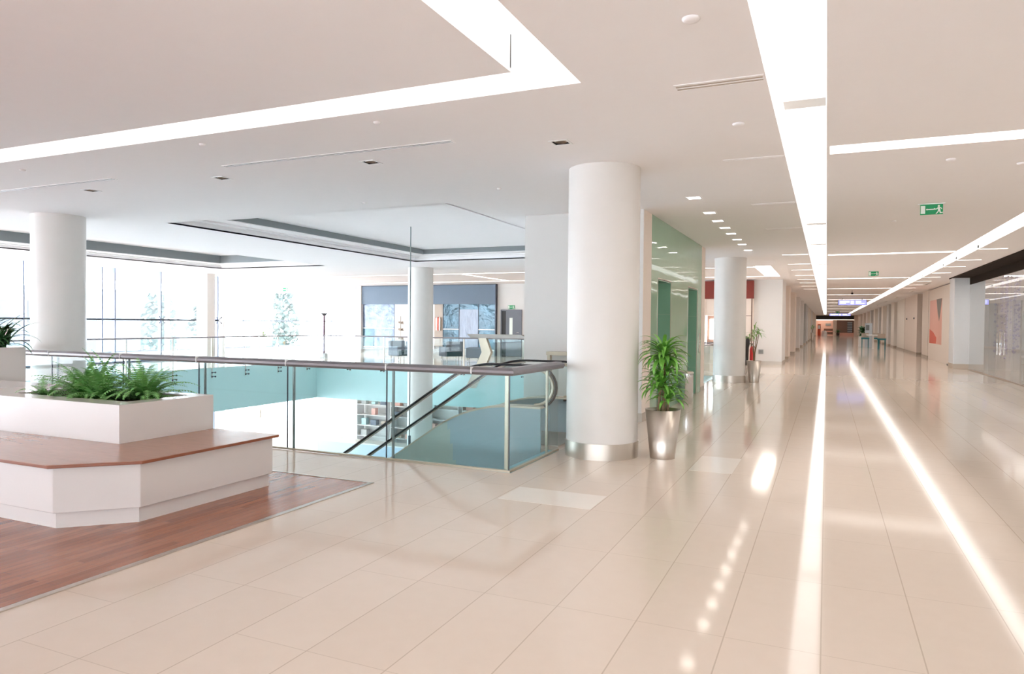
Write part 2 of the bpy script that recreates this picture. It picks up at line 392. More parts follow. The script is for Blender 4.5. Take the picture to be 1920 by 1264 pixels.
def cove(x0, x1, y0, y1, depth, mlist, name, label, cat, group=None, ring=None):
    t = thing(name, label, cat, ((x0+x1)/2, (y0+y1)/2, CZ), group)
    ox, oy, oz = t.location
    h = MB(); z0, z1 = CZ+.03-oz, CZ+depth-oz; e = .02
    def R(a, b, c, d, za, zb, mb): mb.box(a-ox, b-ox, c-oy, d-oy, za, zb)
    R(x0-e, x0, y0-e, y1+e, z0, z1, h); R(x1, x1+e, y0-e, y1+e, z0, z1, h); R(x0, x1, y0-e, y0, z0, z1, h); R(x0, x1, y1, y1+e, z0, z1, h)
    if ring:
        a, b, c, d = ring
        R(a, a+e, c, d, z0, z1, h); R(b-e, b, c, d, z0, z1, h); R(a, b, c, c+e, z0, z1, h); R(a, b, d-e, d, z0, z1, h)
    h.build('housing', M_WHITE, t)
    l = MB()
    if ring: plate(x0-ox, x1-ox, y0-oy, y1-oy, z1, z1+.02, [tuple(v-(ox if i < 2 else oy) for i, v in enumerate(ring))], l)
    else: R(x0, x1, y0, y1, z1, z1+.02, l)
    l.build('diffuser', mlist, t)
    return t
cove(TRX0, TRX1, -8, 128, .30, E_COVE, 'light_trough', 'wide bright white light trough running the length of the corridor overhead', 'light trough')
cove(-13.5, -1.78, -3.0, 5.25, .28, E_COVE, 'light_trough', 'L-cornered white light trough framing the lowered ceiling panel at upper left', 'light trough', ring=(-13.1, -2.19, -2.6, 4.83))
for k, y in enumerate((7.45, 16.3, 20.4, 27.0, 36.0)):  # strips added to put the shaded gaps between lamps into the trough
    q = MB(); q.box(TRX0+.03, TRX1-.01, y-.14, y+.14, CZ+.285, CZ+.299); tag(q.build('lamp_gap_shade', M_WHITE), 'strip standing in for a shaded lamp gap in the overhead trough, %s from the camera' % ['first', 'second', 'third', 'fourth', 'fifth'][k], 'shade strip', 'shaded lamp gaps in the light trough')
for s in slots:
    big = s[1]-s[0] < .5 and s[3]-s[2] > 10
    cove(*s[:4], .22 if big else .10, E_SIDE if big else E_THIN, 'light_trough' if big else 'slot_light', s[4], 'light trough' if big else 'light', s[5])
# stepped coffers over the void, their reveals painted dark for the unlit groove's shade
def coffer(x0, x1, y0, y1, step, z1, z2, label, idx):
    c = sempty('trim_%d' % idx, label, 'trim')
    a = MB(); e = .02
    for (xa, xb, ya, yb) in ((x0-e, x0, y0-e, y1+e), (x1, x1+e, y0-e, y1+e), (x0, x1, y0-e, y0), (x0, x1, y1, y1+e)): a.box(xa, xb, ya, yb, CZ, z1)
    plate(x0, x1, y0, y1, z1, z1+.02, [(x0+step, x1-step, y0+step, y1-step)], a)
    # small lip moulding halfway across the ledge
    l0, l1 = step*.42, step*.5
    for (xa, xb, ya, yb) in ((x0+l0, x0+l1, y0+l0, y1-l0), (x1-l1, x1-l0, y0+l0, y1-l0), (x0+l1, x1-l1, y0+l0, y0+l1), (x0+l1, x1-l1, y1-l1, y1-l0)): a.box(xa, xb, ya, yb, z1-.03, z1)
    a.build('ledge', M_CEIL, c)
    xa, xb, ya, yb = x0+step, x1-step, y0+step, y1-step
    b = MB()
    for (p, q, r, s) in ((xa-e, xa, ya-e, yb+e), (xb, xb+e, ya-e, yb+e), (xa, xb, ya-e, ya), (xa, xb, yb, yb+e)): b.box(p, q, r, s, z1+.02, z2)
    b.build('shade_reveal', M_GREYC, c)
    t = MB(); t.box(xa-.02, xb+.02, ya-.02, yb+.02, z2, z2+.02); t.build('raised_ceiling', M_CEIL, c)
coffer(*coveA, .75, 3.60, 3.76, 'stepped raised ceiling coffer with shade painted into its reveal over the escalator opening', 8)
coffer(*coveB, .8, 3.58, 3.86, 'stepped raised ceiling coffer with shade painted into its reveal near the tall windows', 9)

# walls
wl = MB()
for a, b in ((-22.62, -14.5), (-14.5, -4.75), (-2.65, -1.98)): wl.box(a, b, 30.65, 30.95, 0, CZ)
wl.box(-4.75, -2.65, 30.65, 30.95, 2.0, CZ)
wl.box(-22.62, -22.3, 30.4, 37, 0, CZ)
struct(wl, 'wall_north', M_WALL, 'white wall beyond the far gallery')
wl = MB(); wl.box(-20.95, 0, 28.2, 28.5, LZ, -1.48); wl.box(-3.0, -2.8, 4.6, 28, LZ, -1.48); wl.box(-31, -3, 4.4, 4.6, LZ, -1.48)
struct(wl, 'wall_lower', M_WALL, 'white walls of the lower level')
wl = MB(); wl.box(-4.85, -3.08, 11.36, 17.72, LZ, CZ); wl.box(-3.08, -2.75, 11.36, 11.93, 0, CZ); wl.box(-3.08, -2.75, 17.2, 17.72, 0, CZ)
core = struct(wl, 'wall_centre', M_WALL, 'white lift shaft walls standing beside the corridor')
wl = MB(); wl.box(-3.0, -2.742, 11.37, 11.925, .11, CZ-.005); wl.box(-3.0, -2.742, 17.22, 17.71, .11, CZ-.005)
wl.build('edge_lining', M_WARM, core)
wl = MB(); wl.box(-2.95, -2.735, 11.35, 11.93, 0, .14); wl.box(-2.96, -2.735, 17.2, 17.73, 0, .10); wl.box(-4.86, -2.95, 11.345, 11.36, 0, .15)
struct(wl, 'baseboard_centre', M_STEEL, 'steel skirting around the foot of the lift shaft')

# lift lobby front: green glass cladding and two lifts
gp = MB()
for a, b in ((11.93, 12.45), (13.57, 15.44), (16.61, 17.2)): gp.box(-3.08, -2.745, a, b, .0, CZ)
for a, b in ((12.45, 13.57), (15.44, 16.61)): gp.box(-3.08, -2.745, a, b, 2.41, CZ)
g = gp.build('green_glass_cladding', M_GREEN); tag(g, 'green back-painted glass cladding around the two lift doorways', 'wall cladding')
for k, (a, b) in enumerate(((12.45, 13.57), (15.44, 16.61))):
    t = thing('lift_door', ['nearer lift doorway with steel doors in the green glass wall', 'farther lift doorway with steel doors in the green glass wall'][k], 'lift door', (-2.9, (a+b)/2, 0))
    d = (b-a)/2
    q = MB(); q.box(-.17, -.155, -d+.01, -.004, .02, 2.36); q.build('door_leaf', M_LIFT, t)
    q = MB(); q.box(-.17, -.155, .004, d-.01, .02, 2.36); q.build('door_leaf', M_LIFT, t)
    q = MB(); q.box(-.153, -.149, -d+.12, -.14, 1.5, 1.95); q.build('notice_panel', M_BRONZ, t)
    q = MB()
    for i in range(4): q.box(-.15, .148, d-.012, d-.002, .03+i*.59, .03+i*.59+.58)
    q.build('jamb_lining', M_GREENJ, t)
    q = MB()
    for i in range(4): q.box(-.15, .148, -d+.002, -d+.012, .03+i*.59, .03+i*.59+.58)
    q.build('jamb_lining', M_GREENJ, t)
    q = MB(); q.box(-.15, .148, -d+.012, d-.012, 2.392, 2.405); q.build('head_lining', M_GREENJ, t)
    q = MB(); q.box(.145, .162, -d-.02, -d+.0, 0, 2.43); q.box(.145, .162, d, d+.02, 0, 2.43); q.box(.145, .162, -d, d, 2.41, 2.43); q.build('steel_trim', M_STEEL, t)
t = thing('call_button_plate', 'tall steel call button plate on the green wall beside the farther lift', 'call button', (-2.742, 16.95, 1.15))
q = MB(); q.box(0, .012, -.05, .05, -.2, .25); q.build('plate', M_STEEL, t)
for z in (.05, -.02): q = MB(); q.box(.012, .018, -.02, .02, z, z+.04); q.build('button', M_WHITE, t)

# ---------------------------------------------------------------- columns
def column(x, y, z0, label, r=.435, base=.19, h=None, shaft_m=M_COL):
    t = thing('round_column', label, 'column', (x, y, z0))
    h = (CZ if h is None else h)-z0
    q = MB(); q.lathe([(r, .19 if base else 0), (r, h)], n=64); q.build('shaft', shaft_m, t)
    if base:
        q = MB(); q.lathe([(r+.012, 0), (r+.012, base)], n=64); q.build('base_band', M_STEEL, t)
    return t
column(COLX[0], COLY[0], 0, 'big round off-white column with steel base beside the potted dracaena')
column(COLX[0], COLY[1], 0, 'round white column with steel base past the lifts')
column(COLX[1], 8.37, LZ, 'round column rising through the opening at the left of the view')
column(COLX[1], 20.95, LZ, 'round white column rising through the opening behind the hanging rod')
column(-29.6, 30.4, 0, 'slender pale column by the bright windows on the far gallery', .19, .2)
column(-29.6, 30.4, LZ, 'slender pale column on the lower level seen under the slab', .19, .2, -1.48)
t = thing('square_pillar', 'flat grey-white square pillar standing on the far gallery', 'pillar', (-23.0, 20.95, 0))
q = MB(); q.box(-.29, .29, -.2, .2, .12, CZ); q.build('shaft', M_COL, t); q = MB(); q.box(-.30, .30, -.21, .21, 0, .12); q.build('base_band', M_STEEL, t)
for (x, y, r, lb) in ((-24.3, 20.2, .1, 'thin white round post outside the tall windows, left of the square pillar'), (-24.6, 23.2, .2, 'thin white round post right of the square pillar')):
    q = MB(); q.lathe([(r, LZ), (r, CZ)], (x, y, 0), 24); tag(q.build('window_post', M_WHITE), lb, 'post')

# ---------------------------------------------------------------- glass walls
def win_y(name, x, ys, y0, y1, z0, z1, label, trans=True, mw=.04):
    t = sempty(name, label, 'window')
    q = MB(); q.box(x-.008, x+.008, y0, y1, z0, z1); q.build('glass', G_WIN, t)
    for y in ys:
        q = MB(); q.box(x-.12, x+.04, y-mw/2, y+mw/2, z0, z1); q.build('mullion', M_MULL, t)
    if trans:
        q = MB(); q.box(x-.05, x+.03, y0, y1, 1.57, 1.63); q.build('transom', M_DARK, t)
    q = MB(); q.box(x-.06, x+.04, y0, y1, z0, z0+.06); q.build('sill', M_MULL, t)
    return t
win_y('window_1', -23.75, [-6, -3, 0, 3, 6, 9, 11.6, 14.3, 17.0, 17.5, 19.44, 22.25], -10, 22.3, 0, CZ, 'tall glazed wall along the left side of the gallery')
t = sempty('window_2', 'glazed return wall at the bright far left corner', 'window')
q = MB(); q.box(-31.5, -23.8, 22.29, 22.31, 0, CZ); q.build('glass', G_WIN, t)
win_y('window_3', -31.5, [24.6, 26.9, 29.2, 31.5, 33.8], 22.3, 37, 0, CZ, 'tall glazed wall at the far end of the bright gallery')
t = sempty('window_4', 'glazed wall left of the grey shopfront', 'window')
q = MB(); q.box(-31.5, -22.6, 36.99, 37.01, 0, CZ); q.build('glass', G_WIN, t)
for x in (-29.5, -27.2, -24.9):
    q = MB(); q.box(x-.03, x+.03, 36.95, 37.08, 0, CZ); q.build('mullion', M_MULL, t)
q = MB(); q.box(-31.5, -22.6, 36.96, 37.04, 1.57, 1.63); q.build('transom', M_DARK, t)
win_y('window_5', -21.0, [4, 8, 12, 16, 19.5], 2, 28.2, LZ, -1.5, 'glazed wall of the lower level', False)
t = sempty('window_6_added', 'added low window band behind the camera, lighting the ceiling', 'window')  # unseen glazing added to send daylight up onto the ceiling
q = MB(); q.box(-23.7, 4.9, -10.01, -9.99, 0, 1.35); q.build('glass', G_WIN, t)
q = MB(); q.box(-31.5, 10, -10.2, -9.95, 1.35, CZ); struct(q, 'wall_south', M_WALL, 'bulkhead behind the camera, shaped to block the upper daylight')  # unseen wall shaped to cut skylight above the added low glazing
for k in range(10): q = MB(); q.box(-23.7+k*3.17-.03, -23.7+k*3.17+.03, -10.1, -9.96, 0, 1.35); q.build('mullion', M_MULL, t)
# spider fittings on the mullions
for k, y in enumerate((19.44, 22.25)):
    t = thing('glass_clamp', ['small steel glass clamp on the mullion left of the square pillar', 'small steel glass clamp on the mullion right of the square pillar'][k], 'clamp', (-23.69, y, 1.6))
    q = MB()
    for dy in (-.12, .12):
        for dz in (-.12, .12): q.tube([(0, 0, 0), (.03, dy, dz)], .012); q.sphere((.04, dy, dz), .025, 6)
    q.build('arms', M_DARK, t)

# ---------------------------------------------------------------- outside
random.seed(3)
def blob_tree(x, y, h, r, label):
    t = thing('tree', label, 'tree', (x, y, LZ), 'trees outside the windows')
    q = MB(); q.tube([(0, 0, 0), (0, 0, h*.5)], [.2, .12]); q.build('trunk', M_BARK, t)
    q = MB()
    for _ in range(420):
        a = random.uniform(0, 2*PI); rr = r*random.random()**.5; zz = h*random.uniform(.3, 1); k = 1-abs((zz/h-.6)/.45)**2*.6
        c = Vector((math.cos(a)*rr*k, math.sin(a)*rr*k, zz)); s = random.uniform(.15, .35)
        d1 = Vector((random.uniform(-1, 1), random.uniform(-1, 1), random.uniform(-1, 1))).normalized()*s; d2 = d1.orthogonal().normalized()*s
        q.add([c-d1, c+d2, c+d1, c-d2], [(0, 1, 2, 3)])
    q.build('foliage', M_TREE, t)
blob_tree(-46, 37.5, 8.3, 1.3, 'feathery tree outside the windows right of the left column')
blob_tree(-50, 45.0, 7.5, 1.2, 'feathery tree outside just left of the square pillar')
blob_tree(-56, 62, 9.3, 1.6, 'feathery tree outside between the square pillar and the thin post')
blob_tree(-58, 88, 9.0, 3.0, 'broad feathery tree outside behind the bronze post')
def car(x, y, label):
    t = thing('car', label, 'car', (x, y, LZ))
    q = MB(); q.ext([(-2.1, .3), (-2.15, .75), (-1.5, .95), (-.8, 1.4), (.9, 1.42), (1.6, .98), (2.1, .85), (2.15, .3)], 'X', -.85, .85)
    q.build('body', M_CAR, t, bevel=.06)
    for yy in (-1.3, 1.3):
        for sx in (-1, 1):
            q = MB(); pr = [(.31, -.1), (.33, -.06), (.33, .06), (.31, .1)]
            vs = MB().lathe(pr, n=24); q.add([(sx*.8+v[2], yy+v[0], .33+v[1]) for v in vs.v], vs.f, 0); wl_ = q.build('wheel', M_RUB, t)
            q = MB(); vs = MB().lathe([(.2, -.11), (.2, .11)], n=16); q.add([(sx*.8+v[2], yy+v[0], .33+v[1]) for v in vs.v], vs.f, 0); q.build('hubcap', M_CAR, wl_)
    return t
t = thing('building', 'pale low building with a reddish awning far outside the left windows', 'building', (-75, 42, LZ))
q = MB(); q.box(-4, 4, -16, 14, 0, 9.5); q.build('walls', mat('hazy_wall', (.10, .115, .13), .8), t)
q = MB(); q.box(4, 5, -12, -1, 4.6, 5.4); q.build('awning', mat('hazy_red', (.11, .06, .06), .8), t)
for k in range(7):
    q = MB(); q.box(4.0, 4.05, -14+k*3.8, -12+k*3.8, 5.9, 8); q.build('window', mat('hazy_pane', (.07, .085, .10), .5) if k == 0 else bpy.data.materials['hazy_pane'], t)
c = car(-43.5, 44.5, 'white parked car outside the lower level windows'); c.rotation_euler = (0, 0, .35)

# ---------------------------------------------------------------- balustrades
RH = 1.12
def balustrade(name, label, pts, posts, rail_m, h=RH, rw=.075, clamps=(), corner_post=False, closed=False, base=True, post_m=M_STEEL, joints=()):
    """pts: plan polyline; posts: list of (x,y,dx,dy) inner offset direction"""
    t = thing(name, label, 'balustrade', (*pts[0], 0)); ox, oy = pts[0]
    P = [(x-ox, y-oy) for x, y in pts]
    k_ = rw/.075; prof = [(-rw, -.035*k_), (-rw*.95, -.012*k_), (-rw*.45, .012), (rw*.45, .012), (rw*.95, -.012*k_), (rw, -.035*k_), (rw*.75, -.058*k_), (-rw*.75, -.058*k_)]
    q = MB(); q.sweep([(x, y, h-.012) for x, y in P], prof); q.build('handrail', rail_m, t)
    return t, P, ox, oy
def pane(t, x0, y0, x1, y1, z0, z1, th=.012):
    q = MB(); d = Vector((x1-x0, y1-y0)).normalized(); n = Vector((-d.y, d.x))*th/2; g = d*.006
    q.prism([(x0+g.x-n.x, y0+g.y-n.y), (x1-g.x-n.x, y1-g.y-n.y), (x1-g.x+n.x, y1-g.y+n.y), (x0+g.x+n.x, y0+g.y+n.y)], z0, z1)
    o = q.build('glass_panel', G_RAIL, t)
    return o
# near balustrade: along Y=6.8 then turning up the corridor at X=-3.05
xs_post = [-3.13, -4.58, -6.05, -7.56, -9.03, -10.59, -12.1, -13.6, -15.1, -16.6, -18.1]
yr = 6.83; xr = -3.08
t, P, ox, oy = balustrade('glass_balustrade', 'near glass balustrade with broad grey handrail turning the corner by the big column', [(-19.2, yr), (xr, yr), (xr, 8.32)], [], M_RAIL, rw=.088)
jx = [xr]+[a-.06 for a in xs_post[1:]]+[-19.2]
for a, b in zip(jx[:-1], jx[1:]): pane(t, b-ox, yr-oy, a-ox, yr-oy, .02, RH-.06)
for a, b in ((yr+.02, 8.0), (8.0, 8.32)): pane(t, xr-ox, a-oy, xr-ox, b-oy, .02, RH-.06)
for x in [xr+.0]+[a+.0 for a in jx[1:]]:
    q = MB(); q.box(x-ox-.004, x-ox+.004, yr-oy-.008, yr-oy+.008, .02, RH-.06); q.build('glass_edge', M_DARK, t)
for k, x in enumerate(xs_post):
    pw = .02 if k == 0 else .011
    q = MB(); q.box(x-ox-pw, x-ox+pw, yr-oy+.035, yr-oy+.06, -.05, RH-.06)
    q.build('post', M_CHAMP if k == 0 else M_POST, t)
q = MB(); q.box(xr-ox-.012-.07, xr-ox+.012-.07, 8.1-oy, 8.13-oy, -.05, RH-.06); q.build('post', M_CHAMP, t)
q = MB(); q.box(-19.2-ox, xr-ox+.02, yr-oy-.02, yr-oy+.02, 0, .022); q.box(xr-ox-.02, xr-ox+.02, yr-oy, 8.32-oy, 0, .022); q.build('base_channel', M_CHAMP, t)
for x in [-3.5]+[a-.02 for a in xs_post[1:]]:
    q = MB(); q.box(x-ox-.006, x-ox+.006, yr-oy-.091, yr-oy+.091, RH-.07, RH+.0025); q.build('rail_joint', M_WHITE, t)
# far balustrade: along X=-18.91 then along Y=22.84
t, P, ox, oy = balustrade('glass_balustrade', 'far glass balustrade with thin rail across the opening', [(-18.93, 6.9), (-18.93, 22.86), (-4.0, 22.86), (-3.08, 22.86), (-3.08, 17.75)], [], M_RAIL, 1.05, .04)
ys = [6.9, 8.5, 10.1, 11.7, 12.9, 14.29, 15.91, 17.47, 18.97, 20.6, 22.21, 22.84]
for a, b in zip(ys[:-1], ys[1:]): pane(t, -18.93-ox, a-oy, -18.93-ox, b-oy, -.32, .99)
xs = [-18.91, -17.25, -15.66, -13.9, -12.15, -9.72, -8.2, -6.6, -5.0, -3.08]
for a, b in zip(xs[:-1], xs[1:]): pane(t, a-ox, 22.86-oy, b-ox, 22.86-oy, -.32, .99)
for a, b in ((17.75, 19.4), (19.4, 21.1), (21.1, 22.8)): pane(t, -3.08-ox, a-oy, -3.08-ox, b-oy, .02, .99)
def clampset(t, x, y, dx, dy):
    q = MB(); q.box(x-.015-abs(dy)*.01, x+.015+abs(dy)*.01, y-.015, y+.015, -.36, 1.0); q.build('post', M_STEEL, t)
    q = MB()
    for z in (-.16, -.30):
        for s in (-.07, .07):
            q.tube([(x, y, z), (x+dx*.09+s*dy, y+dy*.09+s*dx, z)], .012, 6); q.sphere((x+dx*.09+s*dy, y+dy*.09+s*dx, z), .028, 6)
    q.build('clamp', M_DARK, t)
for y in ys[1:-1]: clampset(t, -18.93-ox+.03, y-oy, 1, 0)
for x in xs[1:-1]: clampset(t, x-ox, 22.86-oy-.03, 0, -1)

# ---------------------------------------------------------------- near escalator
def escalator():
    t = thing('escalator', 'escalator with black handrails descending into the opening behind the near balustrade', 'escalator', (-4.45, 9.05, 0))
    ang = math.atan2(1.22, 1.83); tx, tz = -math.cos(ang), -math.sin(ang)
    def line(h, xe, ns=8, L=7.9, x0=-.12, R=1.1):
        """profile line at height h: flat from xe, curve, then down the slope (x rel.)"""
        pts = [(xe, h)]
        for k in range(ns+1):
            a = ang*k/ns; pts.append((x0-R*math.sin(a), h-R*(1-math.cos(a))))
        x, z = pts[-1]; pts.append((x+tx*L, z+tz*L)); return pts
    for sy, nm in ((-.6, 'near'), (.52, 'far')):
        top = line(1.05, 1.15, x0=.39); bot = line(.52, 1.15, x0=.75, R=2.02)
        # handrail with the rounded end
        path = [(1.0+.30*math.cos(a), 0, .77+.28*math.sin(a)) for a in [(-PI/2)+PI*k/12 for k in range(13)]]
        full = path+[(x, 0, z) for x, z in top[1:]]
        q = MB(); rr = .034
        vs = []; fs = []; n = 8
        for i, p in enumerate(full):
            a = Vector(full[max(i-1, 0)]); b = Vector(full[min(i+1, len(full)-1)]); d = (b-a).normalized(); up = Vector((d.z, 0, -d.x)); 
            for k in range(n):
                an = 2*PI*k/n; vs.append(Vector(p)+Vector((0, sy, 0))+up*math.cos(an)*.016+Vector((0, 1, 0))*math.sin(an)*.035)
        for i in range(len(full)-1):
            for k in range(n):
                j = (k+1) % n; fs.append((i*n+k, i*n+j, (i+1)*n+j, (i+1)*n+k))
        q.add(vs, fs, 0, True); q.build('handrail', M_RUB, t)
        q = MB(); cp = [(x, z-.03) for x, z in top]; 
        q.tube([(x, sy, z) for x, z in cp[1:]], .014, 6)
        q.build('handrail_guide', M_STEEL, t)
        q = MB(); q.tube([(1.0+.255*math.cos(a), sy, .77+.235*math.sin(a)) for a in [(-PI/2)+PI*k/12 for k in range(13)]], .022, 8); q.build('newel_band', M_CHAMP, t)
        # glass
        poly = [(1.0+.24*math.cos(a), .77+.22*math.sin(a)) for a in [(-PI/2)+PI*k/12 for k in range(13)]]
        up_ = [(x, z-.06) for x, z in top[1:]]; dn = [(x, z) for x, z in bot[1:]]
        gl = poly+up_+list(reversed(dn))
        q = MB(); q.ext(gl, 'Y', sy-.005, sy+.005); q.build('glass_panel', G_RAIL, t)
        # skirt deck and outer cladding
        o = -1 if sy < 0 else 1
        dk = bot
        pol = [(x, z) for x, z in dk]; low = [(dk[-1][0], dk[-1][1]-.9), (.2, -1.25), (1.15, -1.25)]
        sp_ = 0    # seam between the two cladding colours
        ext0, ext1 = sorted((sy+o*.14, sy+o*.17))
        lowpts = [(x, z-1.15-.35*0) for x, z in reversed(dk)]
        q = MB()
        for (x0, z0), (x1, z1) in zip(dk[:-1], dk[1:]):
            segs = 3 if abs(x1-x0) < 1 else 60
            for k in range(segs):
                a0 = x0+(x1-x0)*k/segs; a1 = x0+(x1-x0)*(k+1)/segs; c0 = z0+(z1-z0)*k/segs; c1 = z0+(z1-z0)*(k+1)/segs
                b0 = max(c0-1.6, LZ+.01); b1 = max(c1-1.6, LZ+.01); n_ = 60
                for j in range(n_):      # seam slants between the sage and the blue cladding sheets
                    p0, p1 = j/n_, (j+1)/n_
                    l0, l1, h0, h1 = b0+(c0-b0)*p0, b1+(c1-b1)*p0, b0+(c0-b0)*p1, b1+(c1-b1)*p1
                    mi = 1 if (a0+a1)/2+.22*(l0+h0)/2 > -.14 else 0
                    q.ext([(a1, l1), (a0, l0), (a0, h0), (a1, h1)], 'Y', ext0, ext1, mi)
        q.build('side_cladding', [M_SAGE, M_SAGEB], t)
        q = MB(); y0_, y1_ = sorted((sy-o*.05, sy+o*.175))
        for (x0, z0), (x1, z1) in zip(dk[:-1], dk[1:]): q.ext([(x1, z1-.012), (x0, z0-.012), (x0, z0+.012), (x1, z1+.012)], 'Y', y0_, y1_)
        q.build('deck_edge', M_CHAMP, t)
    # steps
    q = MB()
    sx, sz = -.2, 0.0
    q.box(-.2, 1.3, -.5, .55, -.06, .012)
    for k in range(24):
        x1 = -.2-k*.305; z = -.0-(k+1)*.2033
        if z < LZ: break
        q.box(x1-.305, x1, -.5, .55, z-.25, z)
    q.build('steps', M_STEEL, t)
    return t
escalator()
q = MB(); q.box(-4.35, -2.9, 11.15, 11.35, 1.06, 1.12); q.box(-4.35, -4.3, 11.2, 11.3, 0, 1.06)
tag(q.build('metal_capped_ledge', M_CHAMP), 'champagne metal capped ledge against the white lift shaft wall', 'ledge')

# metal capped hood over the far gallery edge
t = thing('escalator_hood', 'champagne metal hood and slanting beige truss at the far gallery edge', 'hood', (-10.6, 22.5, 0))
q = MB(); q.ext([(-1.15, 1.19), (-1.0, 1.06), (1.3, 1.06), (.95, 1.19)], 'Y', -.2, .3); q.build('cap', mat('grey_taupe_metal', (.33, .31, .29), .4, .4), t)
q = MB(); q.ext([(-.75, 1.06), (-.45, 1.06), (-.25, .55), (-.45, .1), (-.9, -.75), (-1.25, -.75), (-.85, .05), (-.62, .55)], 'Y', -.08, .08); q.build('slanted_truss', M_CHAMP, t)
q = MB(); q.box(-.2, 1.2, -.03, -.015, .2, 1.04); q.build('glass_panel', G_RAIL, t)

# hanging rod
t = thing('hanging_rod', 'thin steel rod hanging from the raised ceiling through the opening', 'hanging rod', (-8.62, 13.6, 0))
q = MB(); q.tube([(0, 0, 3.76), (0, 0, -.98)], .014, 8); q.build('rod', M_POST, t)
q = MB(); q.tube([(0, 0, -.98), (0, 0, -1.22)], .03, 8); q.build('turnbuckle', M_DARK, t)
q = MB()
for k in range(4): q.sphere((0, 0, -1.26-.07*k), .026, 6)
q.build('chain', M_STEEL, t)

# ---------------------------------------------------------------- bench with planter
t = thing('planter_bench', 'white lacquered bench with timber seat and built-in fern planter', 'bench', (-5.0, 4.3, 0))
def rel(poly): return [(x+5.0, y-4.3) for x, y in poly]
body = [(-12.5, 3.41), (-5.32, 3.41), (-4.89, 3.82), (-4.87, 5.24), (-12.5, 5.24)]
kick = [(-12.5, 3.445), (-5.335, 3.445), (-4.925, 3.835), (-4.905, 5.225), (-12.5, 5.225)]
q = MB(); q.prism(rel(body), .125, .475); q.build('base', M_LACQ, t, bevel=.006)
q = MB(); q.prism(rel(kick), 0, .1245); q.build('kickboard', M_LACQ, t)
seat = [(-12.5, 3.355), (-5.30, 3.355), (-4.835, 3.795), (-4.815, 5.27), (-12.5, 5.27)]
q = MB(); q.prism(rel(seat), .476, .502, 0); o = q.build('seat', [M_WOODB, M_WOODE], t, bevel=.006)
for p in o.data.polygons:
    if abs(p.normal.z) < .5: p.material_index = 1
px0, px1, py0, py1, pz = -12.5, -5.67, 4.22, 5.26, .845
q = MB(); hx0, hx1, hy0, hy1 = -7.5, -5.86, 4.44, 5.12
plate(px0+5, px1+5, py0-4.3, py1-4.3, .502, pz, [(hx0+5, hx1+5, hy0-4.3, hy1-4.3)], q); q.build('planter_box', M_LACQ, t, bevel=.005)
q = MB(); q.box(hx0+5.003, hx1+4.997, hy0-4.297, hy1-4.303, .51, .80); q.build('soil', M_SOIL, t)
# taller planter behind
t = thing('tall_planter', 'tall glossy white planter behind the bench at the left edge', 'planter', (-9.8, 5.3, 0))
q = MB(); plate(-1.1, .38, -.05, .40, 0, 1.235, [(-1.0, .28, .04, .31)], q); q.build('box', M_LACQ, t, bevel=.005)
q = MB(); q.box(-.99, .27, .05, .30, .4, 1.18); q.build('soil', M_SOIL, t)

# ---------------------------------------------------------------- plants
def leaf(q, base, az, L, up, droop, wd, n=7, fold=.35, mi=0, tw=0):
    """arching strap leaf"""
    d = Vector((math.cos(az), math.sin(az), 0)); s = Vector((-math.sin(az), math.cos(az), 0))
    p = Vector(base); ang = up; st = L/n; vs = []; fs = []
    for i in range(n+1):
        f = i/n; wv = wd*max(.04, (math.sin(PI*min(1, .12+f*.88))**.75))
        t_ = d*math.cos(ang)+Vector((0, 0, math.sin(ang))); nn = s.cross(t_).normalized()
        if nn.z < 0: nn = -nn
        vs += [p-s*wv+nn*wv*fold, p, p+s*wv+nn*wv*fold]
        p = p+t_*st; ang -= droop/n*(.5+f)
    for i in range(n):
        a = i*3; fs += [(a, a+1, a+4, a+3), (a+1, a+2, a+5, a+4)]
    q.add(vs, fs, mi, True)
def pot(t, r0, r1, h, m=M_STEEL):
    q = MB(); q.lathe([(r0, 0), (r1, h), (r1-.012, h), (r1-.02, h-.06), (.001, h-.06)], n=48); q.build('pot', m, t)
    q = MB(); q.lathe([(r1-.022, h-.058), (r1-.03, h-.035), (.001, h-.025)], n=24, caps=False); q.build('soil', M_SOIL, t)
def dracaena(x, y, label, seed=1):
    random.seed(seed); t = thing('potted_plant', label, 'potted plant', (x, y, 0))
    pot(t, .145, .21, .585)
    heads = [(Vector((0, .0, 1.28)), .36, 74, 1.0), (Vector((.03, .05, 1.08)), .30, 34, .9), (Vector((-.02, -.03, .92)), .33, 44, .85), (Vector((.05, .03, .76)), .30, 30, .7)]
    q = MB(); q.tube([(0, 0, .5), (.01, .01, .8), (0, 0, 1.24)], [.028, .025, .02]); q.build('stem', M_BARK, t)
    q = MB(); q.tube([(-.05, -.02, .5), (-.04, -.03, .7), (-.02, -.03, .9)], [.022, .02, .016]); q.build('stem', M_BARK, t)
    q = MB(); q.tube([(.05, .03, .5), (.05, .03, .6), (.05, .03, .76)], [.02, .018, .016]); q.build('stem', M_BARK, t)
    q = MB()
    for c, L, n, u in heads:
        for k in range(n):
            f = k/n; az = k*2.399+random.uniform(-.3, .3)
            up = 1.25-1.25*f*u-.1*random.random(); ll = L*random.uniform(.75, 1.05)
            leaf(q, c+Vector((math.cos(az)*.02, math.sin(az)*.02, -.10*f)), az, ll, up, random.uniform(1.5, 2.3), random.uniform(.019, .028), 8)
    q.build('foliage', M_LEAF, t)
    return t
dracaena(-1.775, 8.42, 'bushy green dracaena in a tapered steel pot beside the big column')
